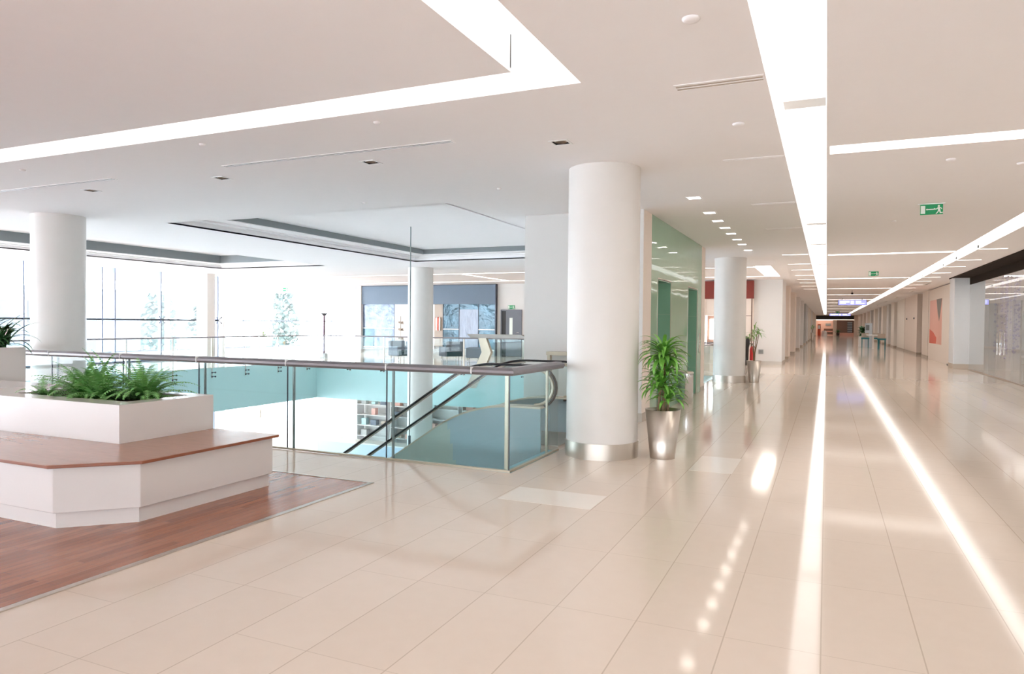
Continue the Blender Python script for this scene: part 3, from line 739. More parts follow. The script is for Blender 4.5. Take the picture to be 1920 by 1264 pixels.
def slim_plant(x, y, label, z=0, seed=5, m=M_LEAFY, ph=.61, top=1.62, n=70, L=.26, potm=M_STEEL, wv=.012):
    random.seed(seed); t = thing('potted_plant', label, 'potted plant', (x, y, z))
    pot(t, .135, .2, ph, potm)
    crowns = []
    for k in range(4):
        a = k*1.7+.3; e = Vector((math.cos(a)*.13, math.sin(a)*.13, top-.22-.07*(k % 3)))
        q = MB(); q.tube([(math.cos(a)*.01, math.sin(a)*.01, ph-.05), (math.cos(a)*.02, math.sin(a)*.02, ph+.2), (e.x, e.y, e.z)], [.02, .014, .008], 6); q.build('stem', M_BARK, t); crowns.append(e)
    crowns.append(Vector((0, 0, top-.12)))
    q = MB()
    for k in range(n):
        c = crowns[k % len(crowns)]; az = random.uniform(0, 2*PI)
        leaf(q, c+Vector((0, 0, random.uniform(-.1, .04))), az, L*random.uniform(.6, 1.1), random.uniform(-.2, 1.3), random.uniform(.8, 2.0), wv, 6)
    q.build('foliage', m, t)
    return t
slim_plant(-1.84, 20.75, 'slim light green plant in a steel pot beside the farther round column')
slim_plant(-1.33, 80, 'small green potted plant far down the left side of the corridor', seed=8, n=90, L=.3, top=1.7, ph=.9)
slim_plant(-28.6, 30.0, 'agave-like plant in a tall white pot by the slender pale column', seed=9, n=26, L=.45, top=1.02, ph=.78, potm=M_WHITE, wv=.035)
slim_plant(-28.4, 29.6, 'leafy plant in a tall white pot on the lower level', z=LZ, seed=10, n=60, L=.35, top=2.0, ph=.95, potm=M_WHITE, wv=.02)
# leafy plant in the tall planter
random.seed(21)
t = thing('leafy_plant', 'dark green leafy plant in the tall white planter at the left edge', 'plant', (-9.72, 5.47, 1.18))
q = MB()
for k in range(150):
    az = random.uniform(0, 2*PI); b = Vector((random.uniform(-.55, .22), random.uniform(-.08, .08), random.uniform(0, .14)))
    leaf(q, b, az, random.uniform(.30, .58), random.uniform(.3, 1.5), random.uniform(1.0, 2.2), random.uniform(.018, .032), 8, .25)
leaf(q, Vector((.1, -.06, .02)), -.45, .75, .5, 1.9, .022, 10, .2)
q.build('foliage', M_LEAFD, t)
# ferns
def frond(q, base, az, L, up, droop, wd):
    d = Vector((math.cos(az), math.sin(az), 0)); s = Vector((-math.sin(az), math.cos(az), 0))
    p = Vector(base); ang = up; n = 20; st = L/n; prev = None
    for i in range(n+1):
        f = i/n; t_ = d*math.cos(ang)+Vector((0, 0, math.sin(ang))); nn = s.cross(t_).normalized()
        if nn.z < 0: nn = -nn
        if f > .08:
            wl_ = wd*(math.sin(PI*(f*.82+.14))**.7)*random.uniform(.85, 1.1)
            for sg in (-1, 1):
                tip = p+s*sg*wl_+t_*wl_*.35-nn*wl_*.25
                q.add([p-t_*st*.42, p+t_*st*.42, tip+t_*st*.12, tip-t_*st*.12], [(0, 1, 2, 3)], 0)
        if prev is not None: q.add([prev-s*.0015, prev+s*.0015, p+s*.0015, p-s*.0015], [(0, 1, 2, 3)], 0)
        prev = p.copy(); p = p+t_*st; ang -= droop/n*(.35+1.3*f)
def fern(x, y, R, n, H, label, seed):
    random.seed(seed); t = thing('fern', label, 'fern', (x, y, .79), None); q = MB()
    for k in range(n):
        az = k*2.399+random.uniform(-.3, .3); f = (k+.5)/n
        frond(q, (random.uniform(-.04, .04), random.uniform(-.04, .04), 0), az, R*random.uniform(.75, 1.15), 1.4-1.15*f+random.uniform(-.15, .15), random.uniform(1.0, 1.8), random.uniform(.032, .048))
    q.build('fronds', M_FERN, t); return t
fern(-6.95, 4.80, .50, 90, .3, 'bushy fern in the middle of the bench planter', 31)
fern(-6.62, 4.72, .42, 75, .3, 'low spreading fern in front at the planter centre', 34)
fern(-6.25, 4.93, .50, 90, .3, 'bushy fern at the right end of the bench planter', 32)
fern(-7.28, 4.62, .26, 16, .2, 'small sparse fern at the left of the bench planter', 33)
# tall loose fronds
random.seed(40)
t = thing('fern', 'tall wispy fern rising above the middle of the planter', 'fern', (-7.0, 4.95, .80)); q = MB()
for az, up, L in ((3.6, 1.45, .50), (3.3, 1.3, .52), (.3, 1.35, .5), (-.2, 1.2, .48), (1.2, 1.4, .46), (3.0, 1.1, .5)):
    frond(q, (random.uniform(-.05, .3), 0, 0), az, L*1.1, up, .8, .026)
q.build('fronds', M_FERN, t)

# bin
t = thing('waste_bin', 'cylindrical polished steel waste bin by the lifts', 'bin', (-2.60, 14.56, 0))
q = MB(); q.lathe([(.135, 0), (.14, .01), (.14, .60)], n=40); q.build('body', M_CHROME, t)
q = MB(); q.lathe([(.146, .602), (.146, .635), (.12, .65), (.10, .645), (.09, .60), (.001, .60)], n=40); q.build('lid', M_STEEL, t)

# ---------------------------------------------------------------- ceiling fittings
for k, (x, y) in enumerate(spots):
    t = thing('downlight', 'glowing recessed downlight, %s of the row above the lift lobby' % 'nearest second third fourth fifth sixth seventh farthest'.split()[k], 'downlight', (x, y, CZ), 'glowing downlights above the lift lobby')
    q = MB(); plate(-.11, .11, -.105, .105, -.006, 0, [(-.09, .09, -.085, .085)], q); q.build('frame', M_WHITE, t)
    q = MB(); q.box(-.1, .1, -.095, .095, .02, .03); q.build('lens', E_SPOT, t)
for k, (x, y) in enumerate(DL):
    t = thing('gimbal_downlight', 'unlit square gimbal downlight with black housing, %s' % ['nearest the big column', 'second from the big column', 'third from the big column', 'farthest left'][k], 'downlight', (x, y, CZ), 'unlit square downlights')
    q = MB(); plate(-.1, .1, -.1, .1, -.006, 0, [(-.08, .08, -.08, .08)], q); q.build('frame', M_WHITE, t)
    q = MB()
    for a in ((-.085, -.08, -.085, .085), (.08, .085, -.085, .085), (-.08, .08, -.085, -.08), (-.08, .08, .08, .085)): q.box(*a, 0, .1)
    q.box(-.08, .08, -.08, .08, .1, .105); q.build('housing', M_BLK, t)
    q = MB(); q.lathe([(.06, .0), (.066, .006), (.066, .04), (.045, .06), (.001, .06)], n=24, caps=False); q.build('lamp', M_STEEL, t)
def slot_vent(x0, x1, y, label, wd=.05, m=M_DARK, along='X'):
    t = thing('slot_diffuser', label, 'air diffuser', ((x0+x1)/2, y, CZ)); L = (x1-x0)/2
    if along == 'Y': t.rotation_euler = (0, 0, PI/2)
    q = MB(); plate(-L, L, -wd, wd, -.006, 0, [(-L+.01, L-.01, -wd*.6, -wd*.1), (-L+.01, L-.01, wd*.1, wd*.6)], q); q.build('frame', M_CEIL, t)
    q = MB(); q.box(-L+.01, L-.01, -wd*.6, wd*.6, -.003, -.0005); q.build('slots', m, t)
slot_vent(-6.74, -3.56, 6.42, 'long slim ceiling slot diffuser above the near balustrade')
slot_vent(-12.2, -8.71, 6.42, 'long slim ceiling slot diffuser at the upper left')
slot_vent(-1.13, -.46, 5.67, 'pale grille diffuser left of the central light trough, nearest', .085, M_TAUPE)
slot_vent(-1.11, -.46, 8.35, 'pale grille diffuser left of the central light trough, second', .04, M_TAUPE)
slot_vent(-1.11, -.46, 11.55, 'pale grille diffuser left of the central light trough, third', .06, M_TAUPE)
slot_vent(-1.11, -.46, 14.57, 'pale grille diffuser left of the central light trough, fourth', .06, M_TAUPE)
slot_vent(4.0-.9+.0, 4.0+.9, 35.5, 'dark slot diffuser over the white hoarding', .07, M_DARK, 'Y')
def detector(x, y, label, r=.055):
    t = thing('smoke_detector', label, 'smoke detector', (x, y, CZ))
    q = MB(); q.lathe([(r, 0), (r, -.008), (r*.8, -.018), (r*.4, -.022), (.001, -.022)][::-1], n=24, caps=False); q.build('body', M_CEIL, t)
detector(-.79, 4.41, 'round smoke detector at top, left of the central trough')
detector(-.78, 6.87, 'small round detector between the grille diffusers')
detector(-3.89, 5.54, 'small round detector behind the corner of the L-shaped trough', .035)
detector(-6.11, 5.52, 'small round detector near the long white trough', .035)
detector(-9.3, 5.6, 'small round detector at the far left by the trough', .035)
detector(1.24, 9.2, 'round detector right of the central trough above the exit sign', .05)
detector(2.0, 8.5+1.2, 'round detector at right near the cross light', .05)
detector(1.05, 14.2, 'dark twin detector beyond the exit sign', .05)
detector(-4.2, 8.9, 'tiny sprinkler left of the big column top', .03)
detector(-6.7, 9.2, 'tiny sprinkler at ceiling centre', .03)

# ---------------------------------------------------------------- exit signs
def man(q, ox, oz, s, y0, y1):
    q_ = q
    def poly(pts): q_.ext([(ox+a*s, oz+b*s) for a, b in pts], 'Y', y0, y1)
    c = [(.12+.11*math.cos(2*PI*k/12), .80+.11*math.sin(2*PI*k/12)) for k in range(12)]; poly(c)
    poly([(-.02, .68), (.20, .68), (.28, .34), (.06, .30)])
    poly([(-.02, .68), (.02, .60), (-.16, .50), (-.34, .58), (-.38, .52), (-.16, .40), (.08, .52)])
    poly([(.18, .68), (.36, .62), (.46, .44), (.40, .41), (.32, .54), (.16, .58)])
    poly([(.06, .32), (.20, .30), (.04, .06), (-.12, -.08), (-.18, -.02), (-.04, .12)])
    poly([(.14, .38), (.28, .32), (.32, .10), (.54, .12), (.54, .02), (.22, .0), (.18, .2)])
def exit_sign(x, y, z, label, sc_=1.0, hang=True, m=M_SIGNW):
    t = thing('exit_sign', label, 'exit sign', (x, y, z)); w_, h_ = .15*sc_, .078*sc_
    q = MB(); q.box(-w_, w_, -.008, .008, -h_, h_); q.build('panel', M_SIGNG, t)
    q = MB(); q.box(-w_*.95, -w_*.56, -.0095, -.008, -h_*.8, h_*.75)
    q.ext([(-w_*.50, 0), (-w_*.38, h_*.22), (-w_*.38, h_*.09), (w_*.28, h_*.09), (w_*.28, -h_*.09), (-w_*.38, -h_*.09), (-w_*.38, -h_*.22)], 'Y', -.0095, -.008)
    man(q, w_*.52, -h_*.78, h_*1.72, -.0095, -.008); q.build('pictogram', m, t)
    if hang:
        q = MB(); q.box(-w_-.03, w_+.03, -.02, .02, CZ-z-.012, CZ-z); q.box(-w_, w_, -.006, .006, h_, CZ-z-.01); q.build('mount', M_WHITE, t)
    return t
exit_sign(1.43, 12.4, 3.39, 'green exit sign with arrow and running man hanging over the corridor, nearer one')
exit_sign(1.43, 26.8, 3.39, 'green exit sign with running man hanging farther down the corridor')
exit_sign(1.2, 96, 3.30, 'tiny green exit sign hanging far down the corridor', 1.6)
exit_sign(-24.9, 27.6, 3.18, 'small green exit sign hanging over the bright far gallery', 1.2)
exit_sign(-13.75, 30.62, 2.36, 'green exit sign on the wall above the grey door', 1.15, False)

# ---------------------------------------------------------------- far gallery shopfront
t = thing('shopfront', 'slate grey fascia shopfront with wavy reflective film across the opening', 'shopfront', (-18.6, 30.6, 0))
q = MB(); q.box(-4.05, 4.05, -.12, .05, 2.51, 3.44); q.build('fascia', M_FASC, t)
q = MB(); q.box(-4.1, -4.05, -.14, .05, 0, 3.46); q.box(4.05, 4.1, -.14, .05, 0, 3.46); q.box(-4.1, 4.1, -.14, .05, 3.44, 3.47); q.build('frame', M_DARK, t)
q = MB(); q.box(-4.05, -3.85, -.05, .05, .0, 2.51); q.build('door_post', M_BLK, t)
def panel(x0, x1, z0, z1, m, nm='film_panel', dy=0):
    q = MB(); q.box(x0, x1, -.03+dy, .02+dy, z0, z1); q.build(nm, m, t)
panel(-3.85, -2.95, 1.25, 2.51, M_FILMP); panel(-2.95, -1.75, .25, 2.51, M_FILMP); panel(-3.85, -2.95, .25, 1.25, M_FILM)
panel(-1.75, -1.70, 0, 2.51, M_DARK, 'door_post'); panel(-1.70, .65, 0, 2.51, M_WHITE, 'lining')
panel(.65, 1.15, .4, 2.51, M_TAUPE, 'lining'); panel(1.15, 2.05, .25, 2.51, M_FILM); panel(2.05, 3.12, .25, 2.25, M_FILML)
panel(2.05, 3.12, 2.25, 2.51, M_FILM); panel(3.12, 4.05, .25, 2.51, M_FILM)
for a, b, z in ((-3.85, -1.75, 1.27), (1.15, 2.05, 1.27), (3.12, 4.05, 1.27), (-3.85, -1.75, .3), (1.15, 4.05, .28)):
    q = MB(); q.box(a, b, -.05, -.03, z-.015, z+.015); q.build('rail', M_STEEL, t)
for x in (2.05, 3.12, 1.15):
    q = MB(); q.box(x-.015, x+.015, -.05, -.03, 0, 2.51); q.build('mullion', M_DARK, t)
q = MB(); q.box(-3.85, 4.05, -.04, .03, .0, .25); q.build('plinth', M_GREYG, t)
# display rack of clothes
t = thing('display_stand', 'slim display stand with small ornaments in the grey shopfront', 'display stand', (-19.7, 30.2, 0))
q = MB(); q.tube([(0, 0, 0), (0, 0, 1.9)], .02)
for z in (.7, 1.15, 1.5): q.lathe([(.17, z), (.17, z+.03)], n=16)
q.build('stand', M_STEEL, t)
q = MB(); random.seed(5)
for z in (.73, 1.18, 1.53):
    for k in range(6): a = k*PI/3; q.sphere((.1*math.cos(a), .1*math.sin(a), z+.05), .045, 6, sz=1.4)
q.build('ornaments', M_TAUPE, t)
for k, (dx, m_) in enumerate(((0, M_PINK), (.09, M_WHITE), (.18, M_CORAL), (.27, M_WHITE))):
    t = thing('hanging_garment', ['pink garment hanging in the grey shopfront', 'white garment hanging beside the pink one', 'coral garment hanging in the grey shopfront', 'white garment hanging rightmost in the grey shopfront'][k], 'garment', (-17.88+dx, 30.5, 1.2), 'garments hanging in the far shopfront')
    q = MB(); q.ext([(-.03, 0), (.04, 0), (.05, .55), (.02, .68), (-.03, .6)], 'Y', -.03, .03); q.build('cloth', m_, t)
# grey door
t = thing('door_1', 'grey door with narrow glazed panel on the far white wall', 'door', (-13.75, 30.64, 0)); t['kind'] = 'structure'
q = MB(); q.box(-.55, -.49, -.06, .01, 0, 2.24); q.box(.49, .55, -.06, .01, 0, 2.24); q.box(-.49, .49, -.06, .01, 2.18, 2.24); q.build('frame', M_DOOR, t)
q = MB(); q.box(-.49, -.27, -.03, 0, 0, 2.18); q.build('dark_gap', M_BLK, t)
q = MB(); q.box(-.27, .49, -.045, -.01, .01, 2.18); dl = q.build('leaf', M_DOOR, t)
q = MB(); q.box(-.08, .08, -.052, -.045, .95, 1.85); q.build('vision_panel', M_SIGNW, dl)
q = MB(); q.tube([(.3, -.09, 1.15), (.42, -.09, 1.15)], .012); q.tube([(.40, -.09, 1.15), (.40, -.045, 1.15)], .01); q.build('handle', M_STEEL, dl)

# armchairs on the far gallery
def armchair(x, y, rz, label, ang=False):
    t = thing('armchair', label, 'armchair', (x, y, 0), 'armchairs on the far gallery', rz)
    q = MB(); q.box(-.36, .36, -.32, .30, .20, .42); q.build('seat', M_UPHD, t, bevel=.03)
    q = MB(); q.ext([(.22, .40), (.34, .40), (.40, .82), (.30, .82)], 'X', -.40, .40); q.build('backrest', M_UPH, t, bevel=.03)
    for s in (-1, 1):
        q = MB(); a, b = sorted((s*.36, s*.44)); q.box(a, b, -.33, .32, .20, .60); q.build('arm', M_UPH, t, bevel=.03)
    for sx in (-.33, .33):
        for sy in (-.27, .27): q = MB(); q.tube([(sx, sy, 0), (sx, sy, .2)], .015, 6); q.build('leg', M_CHROME, t)
for k, (x, y, rz) in enumerate(((-16.2, 24.9, 1.2), (-15.05, 24.4, 2.6), (-14.2, 25.6, -2.2), (-12.9, 25.2, -1.2))):
    armchair(x, y, rz, 'grey armchair on the far gallery, %s' % ['leftmost of the four', 'second from the left', 'third from the left, right of the round column', 'rightmost of the four'][k])
# bronze post
t = thing('bronze_post', 'tall bronze post with flared top and pale foot on the far gallery', 'post', (-19.9, 24.5, 0))
q = MB(); q.lathe([(.05, 0), (.05, 1.85)], n=16); q.build('shaft', mat('mauve_bronze', (.20, .13, .16), .4, .5), t)
q = MB(); q.lathe([(.05, 1.85), (.14, 1.93), (.14, 1.96), (.001, 1.96)], n=20); q.build('head', M_DARK, t)
q = MB(); q.box(-.14, .14, -.1, .1, 0, .05); q.box(.0, .12, -.09, .09, .05, .22); q.build('foot', M_GREYG, t)
# glimpsed balustrade outside beyond the square pillar
t = thing('terrace_balustrade', 'teal glass terrace balustrade beyond the square pillar', 'balustrade', (-29.3, 26.2, 0))
q = MB(); q.box(-1.3, .6, -.01, .01, .12, .8); q.build('glass_panel', M_TEALP, t); q = MB(); q.box(-1.35, .65, -.03, .03, .92, .98); q.build('rail', M_TAUPE, t)
for x in (-1.35, -.4, .6): q = MB(); q.box(x-.02, x+.02, -.02, .02, 0, .92); q.build('post', M_TAUPE, t)

# ---------------------------------------------------------------- lower level contents
t = thing('shop_counter', 'long pale blue and white shop counter on the lower level', 'counter', (-17.5, 25.4, LZ))
q = MB(); q.box(-3.2, 3.2, -.35, .35, 0, .95); q.build('body', mat('pale_blue_panel', (.55, .66, .80), .3), t); q = MB(); q.box(-3.3, 3.3, -.4, .4, .95, 1.0); q.build('top', M_WHITE, t)
for k in range(4):
    t = thing('display_shelf', 'white display shelving on the lower level back wall, %s from the left' % ['first', 'second', 'third', 'fourth'][k], 'shelving', (-19.6+k*1.9, 27.8, LZ), 'white shelving on the lower level')
    for x in (-.85, .85): q = MB(); q.box(x-.02, x+.02, -.2, .35, 0, 2.6); q.build('side_panel', M_WHITE, t)
    for z in (.3, .8, 1.3, 1.8, 2.3): q = MB(); q.box(-.83, .83, -.2, .35, z, z+.03); q.build('shelf', M_WHITE, t)
random.seed(12)
shm = [M_GREYG, M_TEALP, M_UPH, M_TAUPE, M_PINK]
kk = 0
for k in range(4):
    for zi, z in enumerate((.83, 1.33, 1.83, 2.33)):
        for j in range(3):
            if random.random() < .35: continue
            wd = random.uniform(.1, .2); h = random.uniform(.12, .34)
            q = MB(); q.box(-wd, wd, -.12, .12, 0, h); o = q.build('display_box', shm[kk % 5], None, (-20.15+k*1.9+j*.55, 27.85, LZ+z+.0))
            tag(o, 'small boxed item on the white shelving of the lower level', 'box', 'boxed items on the lower shelves'); kk += 1
for k, (x, y) in enumerate(((-14.6, 18.6), (-13.9, 19.1))):
    t = thing('round_back_stool', ['dark round backed stool on the lower level, left of two', 'dark round backed stool on the lower level, right of two'][k], 'stool', (x, y, LZ))
    q = MB(); q.lathe([(.2, .42), (.2, .47)], n=20); q.build('seat', M_UPH, t)
    q = MB(); vs = MB().lathe([(.19, -.02), (.19, .02)], n=24); q.add([(v[0], .2+v[2], .78+v[1]) for v in vs.v], vs.f); q.build('backrest', M_UPH, t)
    for a in range(4): q = MB(); q.tube([(.15*math.cos(a*PI/2+.8), .15*math.sin(a*PI/2+.8), 0), (.12*math.cos(a*PI/2+.8), .12*math.sin(a*PI/2+.8), .42)], .012, 6); q.build('leg', M_CHROME, t)
    q = MB(); q.tube([(0, .2, .42), (0, .2, .62)], .015, 6); q.build('back_support', M_CHROME, t)
t = thing('dark_display_case', 'dark glass display case on the lower level behind the round column', 'display case', (-10.6, 24.6, LZ))
q = MB(); q.box(-1.0, 1.0, -.3, .3, 0, 2.5); q.build('cabinet', M_FASC, t); q = MB(); q.box(-.95, .95, -.32, -.3, 1.0, 2.4); q.build('glass_door', M_FILM, t)
t = thing('white_wall_panel', 'white door panels on the lower level left of the shelving', 'door panel', (-21.6, 28.1, LZ))
q = MB(); q.box(-.6, .2, -.06, .06, 0, 3.1); q.build('panel', M_CREAM, t)

# ---------------------------------------------------------------- corridor, left side
t = thing('shopfront', 'dark red fascia shop behind the second round column', 'shopfront', (-3.7, 30.5, 0))
q = MB(); q.box(-1.05, .95, -.12, .12, 2.70, 3.44); q.build('fascia', M_RED, t)
q = MB(); q.box(-1.05, -.98, -.1, .14, 0, 2.7); q.box(-1.05, .95, -.06, .14, 2.0, 2.7); q.box(.50, .95, -.06, .14, 0, 2.0); q.build('beige_surround', M_WARM, t)
q = MB(); q.box(.86, .90, -.08, -.06, 0, 2.7); q.box(.5, .9, -.075, -.06, 1.98, 2.0); q.build('frame', M_BRONZ, t)
q = MB(); q.box(-.98, .5, .45, .5, 0, 2.0); q.build('interior_lining', M_BRONZ, t)
q = MB(); q.box(-.85, -.55, .3, .4, 1.0, 1.85); q.build('lit_niche', E_SHOP, t)
t = thing('till_counter', 'cream and brown counter inside the red fascia shop', 'counter', (-4.2, 29.9, 0))
q = MB(); q.box(-.45, .4, -.2, .2, 0, .75); q.build('body', M_CREAM, t); q = MB(); q.box(-.47, .42, -.22, .22, .75, .80); q.build('top', M_BRONZ, t)
t = thing('fire_extinguisher', 'red fire extinguisher behind the slim potted plant', 'extinguisher', (-2.72, 29.7, 0))
q = MB(); q.lathe([(.085, .0), (.09, .02), (.09, .62), (.06, .72), (.03, .76)], n=20); q.build('cylinder', M_FIRE, t)
q = MB(); q.box(-.02, .02, -.02, .02, .76, .84); q.box(-.1, .05, -.015, .015, .84, .87); q.tube([(.05, 0, .82), (.11, 0, .7), (.11, 0, .4)], .012, 6); q.build('valve', M_BLK, t)
t = thing('black_backpack', 'black bulky bag hung beside the fire extinguisher', 'bag', (-2.95, 29.5, 0))
q = MB(); q.lathe([(.08, .0), (.12, .1), (.13, .7), (.17, .85), (.16, 1.05), (.08, 1.15), (.001, 1.17)], n=16); q.build('body', M_BLK, t)

def pier(x0, x1, y0, y1, label, m, side, plate_m=M_STEEL, ph=.13):
    t = thing('wall_pier', label, 'pier', ((x0+x1)/2, (y0+y1)/2, 0)); a, b = (x1-x0)/2, (y1-y0)/2
    q = MB(); q.box(-a, a, -b, b, ph, CZ); q.build('shaft', m, t)
    q = MB(); q.box(-a-.01, a+.01, -b-.01, b+.01, 0, ph); q.build('skirting', plate_m, t)
    return t
pier(-2.78, -1.65, 30.6, 33.2, 'wide white pier at the left beyond the slim plant', M_WALL, 'L')
t = thing('wall_vent', 'small grey square vent on the white pier near the slim plant', 'vent', (-2.45, 30.58, .52))
q = MB(); plate(-.1, .1, -.09, .09, -.012, 0, [(-.08, .08, -.07, .07)], q)
q = MB(); q.box(-.10, .10, -.012, .02, -.09, .09); q.build('frame', M_GREYG, t); q = MB(); [q.box(-.08, .08, -.02, -.012, -.07+i*.03, -.055+i*.03) for i in range(5)]; q.build('slats', M_GREYC, t)
ords = ['first', 'second', 'third', 'fourth', 'fifth', 'sixth', 'seventh', 'eighth', 'ninth', 'tenth', 'eleventh', 'twelfth', 'thirteenth']
ly = [35.7, 42.6, 50, 57.5, 65, 72, 79.5, 87, 95, 104, 114, 124]
lm = [M_WARM, M_WARM, M_WALL, M_WALL, M_GREYG, M_WALL, M_CREAM, M_WARM, M_WALL, M_WARM, M_WARM, M_WARM]
for k, y in enumerate(ly):
    pier(-2.1, -1.63, y, y+1.6, 'pier on the left side of the corridor, %s past the white pier' % ords[k], lm[k], 'L', M_SKIRT)
lw = MB(); lw.box(-2.5, -2.2, 30.95, 132, 0, CZ)
struct(lw, 'wall_west', M_CREAM, 'long left wall of shop fronts down the corridor')
prev = 33.2
for k, y in enumerate(ly):
    t = thing('shop_window', 'glazed shop front between piers on the left side, %s from the near end' % ords[k], 'shop window', (-2.19, (prev+y)/2, 0)); h = (y-prev)/2
    q = MB(); q.box(-.005, .02, -h+.1, h-.1, .1, 2.6); q.build('glass', M_GREYG if k % 2 else M_TAUPE, t)
    q = MB(); q.box(-.005, .05, -h, -h+.1, 0, 3.0); q.box(-.005, .05, h-.1, h, 0, 3.0); q.box(-.005, .05, -h+.1, h-.1, 2.6, 2.72); q.box(-.005, .04, -h+.1, h-.1, 0, .1); q.build('frame', M_TAUPE if k % 2 else M_CREAM, t)
    prev = y+1.6
for k, (y) in enumerate((33.9, 38.4, 45.5, 53.0, 61.0)):
    slot_vent(-1.95-.45, -1.95+.45, y, 'dark slot diffuser by the left shop fronts, %s' % ords[k], .07, M_TAUPE, 'Y')

# ---------------------------------------------------------------- corridor, right side
t = thing('glass_shopfront', 'large frameless glass shopfront along the right side', 'shopfront', (EWX, 10, 0))
for k in range(12):
    a = -20+k*3.45; b = a+3.45
    q = MB(); q.box(-.008, .008, a, b-.012, .03, 3.22); q.build('glass_panel', G_SHOP, t)
q = MB(); q.box(-.02, .02, -20, 21.4, 0, .03); q.build('floor_channel', M_STEEL, t)
for y in (15.9, 16.3):
    q = MB(); q.tube([(-.06, y, .75), (-.06, y, 1.45)], .016, 8); q.tube([(-.06, y, .8), (0, y, .8)], .01, 6); q.tube([(-.06, y, 1.4), (0, y, 1.4)], .01, 6); q.build('door_pull', M_CHROME, t)
q = MB(); q.box(9.8, 10.0, -10, 132, 0, 4.35); q.box(4.95, 9.8, 31.42, 31.6, 0, 4.35)
struct(q, 'wall_east', M_WALL, 'white inner wall of the shop on the right')
q = MB(); q.box(4.97, 9.8, -10, 31.42, 3.40, 3.44); struct(q, 'ceiling', M_CEIL, 'white ceiling inside the glass shop')
for k in range(9):
    y = 2+k*3.4
    t = thing('shop_light', 'linear light in the glass shop ceiling, %s from the front' % ords[k], 'light', (7.2, y, 3.4), 'linear lights in the glass shop')
    q = MB(); q.box(-1.6, 1.6, -.09, .09, -.03, 0); q.build('diffuser', E_SHOP, t)
# crystal strings
random.seed(77)
for k in range(26):
    x = random.uniform(5.15, 6.6); y = random.uniform(26.8, 31.0); t = thing('crystal_string', 'string of pale lilac crystal beads hanging in the glass shop window', 'bead string', (x, y, 3.4), 'crystal bead strings in the shop window')
    q = MB(); L = random.uniform(2.2, 3.1); q.tube([(0, 0, 0), (0, 0, -L)], .003, 4)
    z = -.1
    while z > -L:
        q.sphere((0, 0, z), random.choice((.018, .03, .045)), 4); z -= random.uniform(.1, .28)
    q.build('beads', [mat('lilac_crystal', (.62, .60, .86), .08, .3)] if k == 0 else bpy.data.materials['lilac_crystal'], t)
# mannequins in the shop
def mannequin(x, y, m_, label):
    t = thing('mannequin', label, 'mannequin', (x, y, 0), 'dressed mannequins in the glass shop')
    q = MB(); q.lathe([(.18, 0), (.18, .02), (.02, .03), (.02, .7)], n=16); q.build('stand', M_CHROME, t)
    q = MB(); q.lathe([(.14, .7), (.16, .95), (.11, 1.15), (.16, 1.38), (.17, 1.46), (.06, 1.52), (.05, 1.6), (.001, 1.61)], n=20); q.build('torso', M_WHITE, t)
    q = MB(); q.lathe([(.30, .35), (.20, .9), (.125, 1.13), (.175, 1.38), (.18, 1.47), (.07, 1.51)], n=20, caps=False); q.build('dress', m_, t)
for k, (x, y, m_) in enumerate(((6.4, 26.6, M_BLUEC), (6.9, 25.6, M_BLUEC), (6.3, 23.6, M_PINK), (7.6, 28.2, M_UPH))):
    mannequin(x, y, m_, ['mannequin in a blue dress in the glass shop, left one', 'mannequin in a blue dress in the glass shop, right one', 'mannequin in a pink dress at the right edge of the shop', 'mannequin in grey at the back of the shop'][k])
t = thing('display_table', 'white low display table inside the glass shop', 'table', (5.9, 24.9, 0))
q = MB(); q.box(-.5, .5, -.9, .9, .70, .75); q.build('table_top', M_WHITE, t)
for sx in (-.45, .45):
    for sy in (-.85, .85): q = MB(); q.box(sx-.02, sx+.02, sy-.02, sy+.02, 0, .7); q.build('leg', M_WHITE, t)
t = thing('display_easel', 'slanted wooden easel behind the shop glass', 'easel', (5.35, 24.3, 0))
for s in (-1, 1): q = MB(); q.tube([(s*.05, -.3, 0), (s*.02, .12, 1.15)], .018, 6); q.build('leg', M_TAUPE, t)
q = MB(); q.tube([(-.25, -.03, .55), (.25, -.03, .55)], .015, 6); q.build('ledge', M_TAUPE, t)

pier(4.45, 4.98, 31.45, 32.6, 'grey-white pier with steel foot beside the glass shopfront', M_PIER, 'R', M_SKIRT, .2)
# hoarding with poster
t = thing('hoarding', 'white shop hoarding with a coral pink poster', 'hoarding', (4.78, 36.4, 0))
q = MB(); q.box(-.05, .05, -3.7, 4.8, 0, CZ-.04); q.build('boards', M_CREAM, t)
q = MB(); q.box(-.06, -.05, .35, 4.3, .8, 2.9); po = q.build('poster', M_PINK, t)
q = MB(); q.ext([(.35, 2.9), (2.0, 2.9), (1.6, 2.3), (1.1, 1.88), (.7, 2.35)], 'X', -.066, -.06); q.build('grey_shape', M_PGREY, po)
q = MB(); q.ext([(4.3, .8), (2.0, .82), (1.9, 1.1), (3.0, 1.35), (4.3, 1.5)], 'X', -.066, -.06); q.build('coral_shape', M_CORAL, po)
q = MB(); q.box(-.07, -.05, -2.6, -1.4, 0, .04); q.build('floor_latch', M_DARK, t)
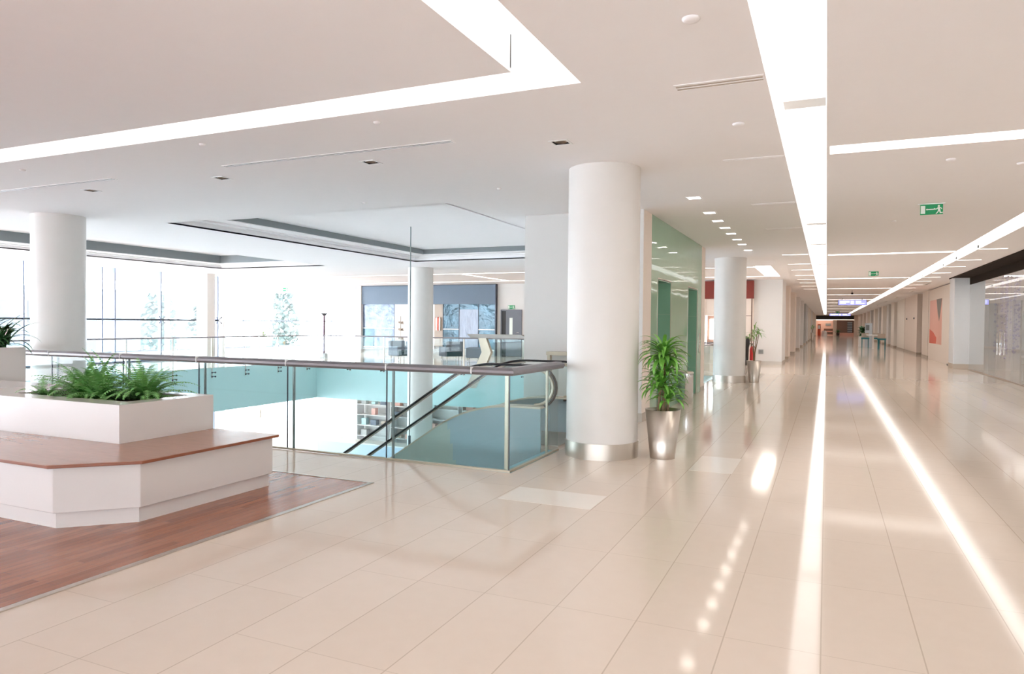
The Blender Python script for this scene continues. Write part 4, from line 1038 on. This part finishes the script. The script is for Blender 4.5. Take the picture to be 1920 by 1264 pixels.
# long east wall with shop openings
ry = [(41.4, 43.8, M_CREAM, 'first'), (46.2, 53.0, M_WARM, 'second'), (53.2, 58.6, M_CREAM, 'third'), (61.2, 64.0, M_CREAM, 'fourth'), (66.5, 68.5, M_WALL, 'fifth'), (73, 75, M_CREAM, 'sixth'), (78, 80, M_WALL, 'seventh'), (85, 87, M_CREAM, 'eighth'), (92, 94, M_WALL, 'ninth'), (100, 103, M_WARM, 'tenth'), (110, 113, M_WARM, 'eleventh'), (120, 132, M_WARM, 'twelfth')]
for a, b, m_, o in ry:
    pier(4.72, 5.2, a, b, 'wall pier on the right side of the corridor, %s past the hoarding' % o, m_, 'R', M_SKIRT)
q = MB(); q.box(5.35, 5.6, 46, 132, 0, CZ); struct(q, 'wall_east', M_TAUPE, 'recessed shop wall line behind the right piers')
q = MB(); q.box(5.2, 9.8, 41.2, 41.4, 0, CZ); q.box(5.6, 9.8, 46.1, 46.3, 0, CZ); struct(q, 'wall_east', M_TAUPE, 'side walls of the dark shop on the right')
q = MB(); q.box(4.95, 9.8, 43.9, 46.1, 0, .01); struct(q, 'floor', M_ARMF, 'brown patterned floor of the dark shop on the right')
t = thing('dark_shop_rack', 'black display rack inside the dark shop opening on the right', 'rack', (6.0, 45.0, 0))
q = MB(); q.box(-.1, .3, -1.0, 1.0, .25, 2.25); q.build('back', M_BLK, t)
q = MB()
for z in (.4, .9, 1.4): q.box(-.35, -.1, -.9, .9, z, z+.03)
q.build('shelves', M_BLK, t)
prev = 58.6
for k, (a, b, m_, o) in enumerate(ry[3:]):
    t = thing('shop_window', 'grey glazed shop front between right side piers, %s from the hoarding' % ords[k], 'shop window', (5.34, (prev+a)/2, 0)); h = (a-prev)/2
    q = MB(); q.box(-.03, .0, -h, h, .1, 2.7); q.build('glass', M_GREYG if k % 2 == 0 else M_TAUPE, t)
    q = MB(); q.box(-.08, .0, -h, -h+.12, 0, CZ-.02); q.box(-.08, 0, h-.12, h, 0, CZ-.02); q.box(-.07, 0, -h+.12, h-.12, 2.7, 2.85); q.build('frame', M_CREAM if k % 2 == 0 else M_BRONZ, t)
    prev = b
for k, (y, z) in enumerate(((47.5, 1.9), (51.6, 1.9))):
    t = thing('wall_light', ['small dark wall fitting, left one on the right side pier', 'small dark wall fitting, right one on the right side pier'][k], 'wall fitting', (4.71, y, 2.1))
    q = MB(); q.box(-.04, 0, -.12, .12, -.05, .05); q.build('body', M_DARK, t)
for k, y in enumerate((42.4, 51.5, 60.5, 70, 81)):
    slot_vent(4.1-.9, 4.1+.9, y, 'dark slot diffuser by the right shop fronts, %s' % ords[k], .08, M_TAUPE, 'Y')

# seating group far right
t = thing('plant_in_box', 'bushy dark plant in a white box planter far down the right side', 'potted plant', (2.62, 62.2, 0))
q = MB(); plate(-.28, .28, -.28, .28, .0, .82, [(-.24, .24, -.24, .24)], q); q.build('box', M_WHITE, t); q = MB(); q.box(-.235, .235, -.235, .235, .3, .78); q.build('soil', M_SOIL, t)
q = MB(); random.seed(4)
for k in range(160): leaf(q, (random.uniform(-.15, .15), random.uniform(-.15, .15), random.uniform(.78, 1.45)), random.uniform(0, 2*PI), random.uniform(.2, .4), random.uniform(-.2, 1.3), random.uniform(.8, 2), .05, 5)
q.build('foliage', M_LEAFD, t)
t = thing('info_kiosk', 'pale upright information kiosk behind the white table', 'kiosk', (2.95, 61, 0))
q = MB(); q.box(-.22, .28, -.08, .08, 0, 1.85); q.build('body', mat('pale_blue_kiosk', (.62, .70, .78), .4), t); q = MB(); q.box(-.16, .08, -.09, -.08, 1.3, 1.7); q.build('picture', M_GREYC, t)
t = thing('white_table', 'white table beside teal chairs far down the corridor', 'table', (3.05, 56.5, 0))
q = MB(); q.box(-.42, .42, -.6, .6, .95, 1.0); q.build('table_top', M_WHITE, t); q = MB(); q.box(-.05, .05, -.3, .3, 0, .95); q.build('pedestal', M_WHITE, t)
def chair(x, y, rz, label):
    t = thing('chair', label, 'chair', (x, y, 0), 'teal chairs around the white table', rz)
    q = MB(); q.box(-.26, .26, -.26, .26, .66, .78); q.build('seat', M_TEALC, t); q = MB(); q.box(-.24, .24, .2, .25, .76, 1.1); q.build('backrest', M_TAUPE, t)
    for sx in (-.21, .21):
        for sy in (-.21, .21): q = MB(); q.tube([(sx, sy, 0), (sx, sy, .7)], .024, 6); q.build('leg', M_TEALC, t)
chair(2.62, 58.0, 0, 'teal chair left of the white table'); chair(3.35, 58.3, 0, 'teal chair behind the white table')
chair(3.5, 54.8, 3.0, 'teal chair right of the white table')
# hanging screens
def screen(x0, x1, y, z0, z1, label, slots_=True):
    t = thing('hanging_screen', label, 'screen', ((x0+x1)/2, y, (z0+z1)/2)); a, h = (x1-x0)/2, (z1-z0)/2
    q = MB(); q.box(-a-.03, a+.03, 0, .08, -h-.02, h+.02); q.build('casing', M_DARK, t)
    q = MB(); q.box(-a, a, -.005, 0, -h, h); s = q.build('display', E_SCR, t)
    q = MB()
    for k, (p, r) in enumerate(((-.9, -.15), (.25, .9))):
        for zz in (.55, .1, -.4): q.box(a*p, a*(p+(r-p)*(.6+.35*((k+int(zz*10)) % 2))), -.01, -.005, h*zz-.02, h*zz+.03)
    q.box(-.1, .1, -.01, -.005, -h*.7, h*.7); q.build('lettering', E_SCRL, s)
    for sx in (-a*.7, a*.7): q = MB(); q.tube([(sx, .04, h), (sx, .04, CZ-(z0+z1)/2)], .015, 6); q.build('hanger', M_DARK, t)
screen(.70, 2.38, 52, 3.02, 3.34, 'lavender lit information screen hanging over the corridor')
screen(.35, 2.9, 104, 2.98, 3.26, 'farther lavender lit screen hanging near the corridor end')
t = thing('security_camera', 'small dark dome camera hanging before the nearer screen', 'camera', (1.2, 41, CZ))
q = MB(); q.tube([(0, 0, -.12), (0, 0, 0)], .015, 6); q.sphere((0, 0, -.16), .06, 8); q.build('dome', M_BLK, t)

# end shop
q = MB(); q.box(-2.6, -1.65, 131, 131.3, 0, CZ); q.box(4.2, 10, 131, 131.3, 0, CZ); q.box(-1.65, 4.2, 131, 131.3, 3.36, CZ)
struct(q, 'wall_end', M_WARM, 'warm beige wall closing the corridor')
t = thing('end_shop', 'shop with black fascia closing the far end of the corridor', 'shopfront', (1.3, 131, 0))
q = MB(); q.box(-2.95, 2.9, -.1, .1, 2.68, 3.36); q.build('fascia', M_BLK, t)
q = MB(); q.box(-.27, .27, -.1, .2, 0, 2.68); q.build('pillar', M_WARM, t)
q = MB(); q.box(-2.95, 2.9, -.12, .0, 2.64, 2.70); q.build('light_strip', E_WARM, t)
q = MB(); q.box(-2.95, -.27, 3.5, 3.6, 0, 2.68); q.build('back_wall', mat('rose_wall', (.66, .42, .36), .8), t)
q = MB(); q.box(.27, 2.9, 1.2, 1.3, 0, 2.68); q.build('dark_interior', M_BRONZ, t)
q = MB(); q.box(.5, 2.9, -.1, .1, 0, .48); q.build('window_plinth', M_PINK, t)
q = MB(); q.box(-2.9, -.3, .3, 3.4, 2.60, 2.64); q.build('ceiling_light', E_WARM, t)
q = MB(); q.box(-2.95, 2.9, 3.6, 3.7, 0, 4.3); q.box(-3.0, -2.95, .1, 3.7, 0, 4.3); q.box(2.9, 2.95, .1, 3.7, 0, 4.3); q.box(-3, 3, .1, 3.7, 2.68, 2.75); q.build('room_shell', M_WARM, t)
t = thing('red_stand', 'orange red display stand at the far end shop', 'stand', (-1.12, 129.6, 0))
q = MB(); q.box(-.24, .24, -.2, .2, 0, 1.9); q.build('body', M_ORANGE, t); q = MB(); q.box(-.18, .18, -.22, -.2, 1.1, 1.7); q.build('sign', M_WHITE, t)
t = thing('sofa', 'brown and rose sofa in the far end shop', 'sofa', (.4, 132.2, 0))
q = MB(); q.box(-.8, .6, -.4, .4, .15, .6); q.build('seat', M_BRONZ, t); q = MB(); q.box(-.8, .6, .25, .45, .6, 1.15); q.build('backrest', M_BRONZ, t); q = MB(); q.box(-.75, .55, -.35, .2, .6, .75); q.build('cushion', M_PINK, t)
t = thing('white_display_plinth', 'white round plinth in front of the far end shop', 'plinth', (-.35, 130.2, 0)); q = MB(); q.lathe([(.45, 0), (.45, .45), (.3, .8), (.001, .82)], n=24); q.build('body', M_WHITE, t)
t = thing('dark_potted_plant', 'dark plant in front of the far end shop pillar', 'potted plant', (1.75, 129.8, 0)); pot(t, .2, .28, .4, M_BLK); q = MB(); random.seed(6)
for k in range(60): leaf(q, (0, 0, .4), random.uniform(0, 6.28), random.uniform(.5, .9), random.uniform(.3, 1.4), random.uniform(.4, 1.2), .04, 5)
q.build('foliage', M_LEAFD, t)
t = thing('shelf_unit', 'grey shelf unit behind the far end shop window', 'shelving', (3.6, 131.8, 0)); q = MB(); q.box(-.38, .38, .1, .2, .5, 2.3); q.build('back', M_UPH, t)
for z in (.7, 1.05, 1.4, 1.8, 2.25): q = MB(); q.box(-.38, .38, -.1, .1, z, z+.05); q.build('shelf', M_WHITE, t)
t = thing('wall_picture', 'small picture on the rose wall of the far end shop', 'picture', (.25, 134.45, 1.85)); q = MB(); q.box(-.4, .4, -.03, 0, -.2, .2); q.build('frame', M_GREYC, t)
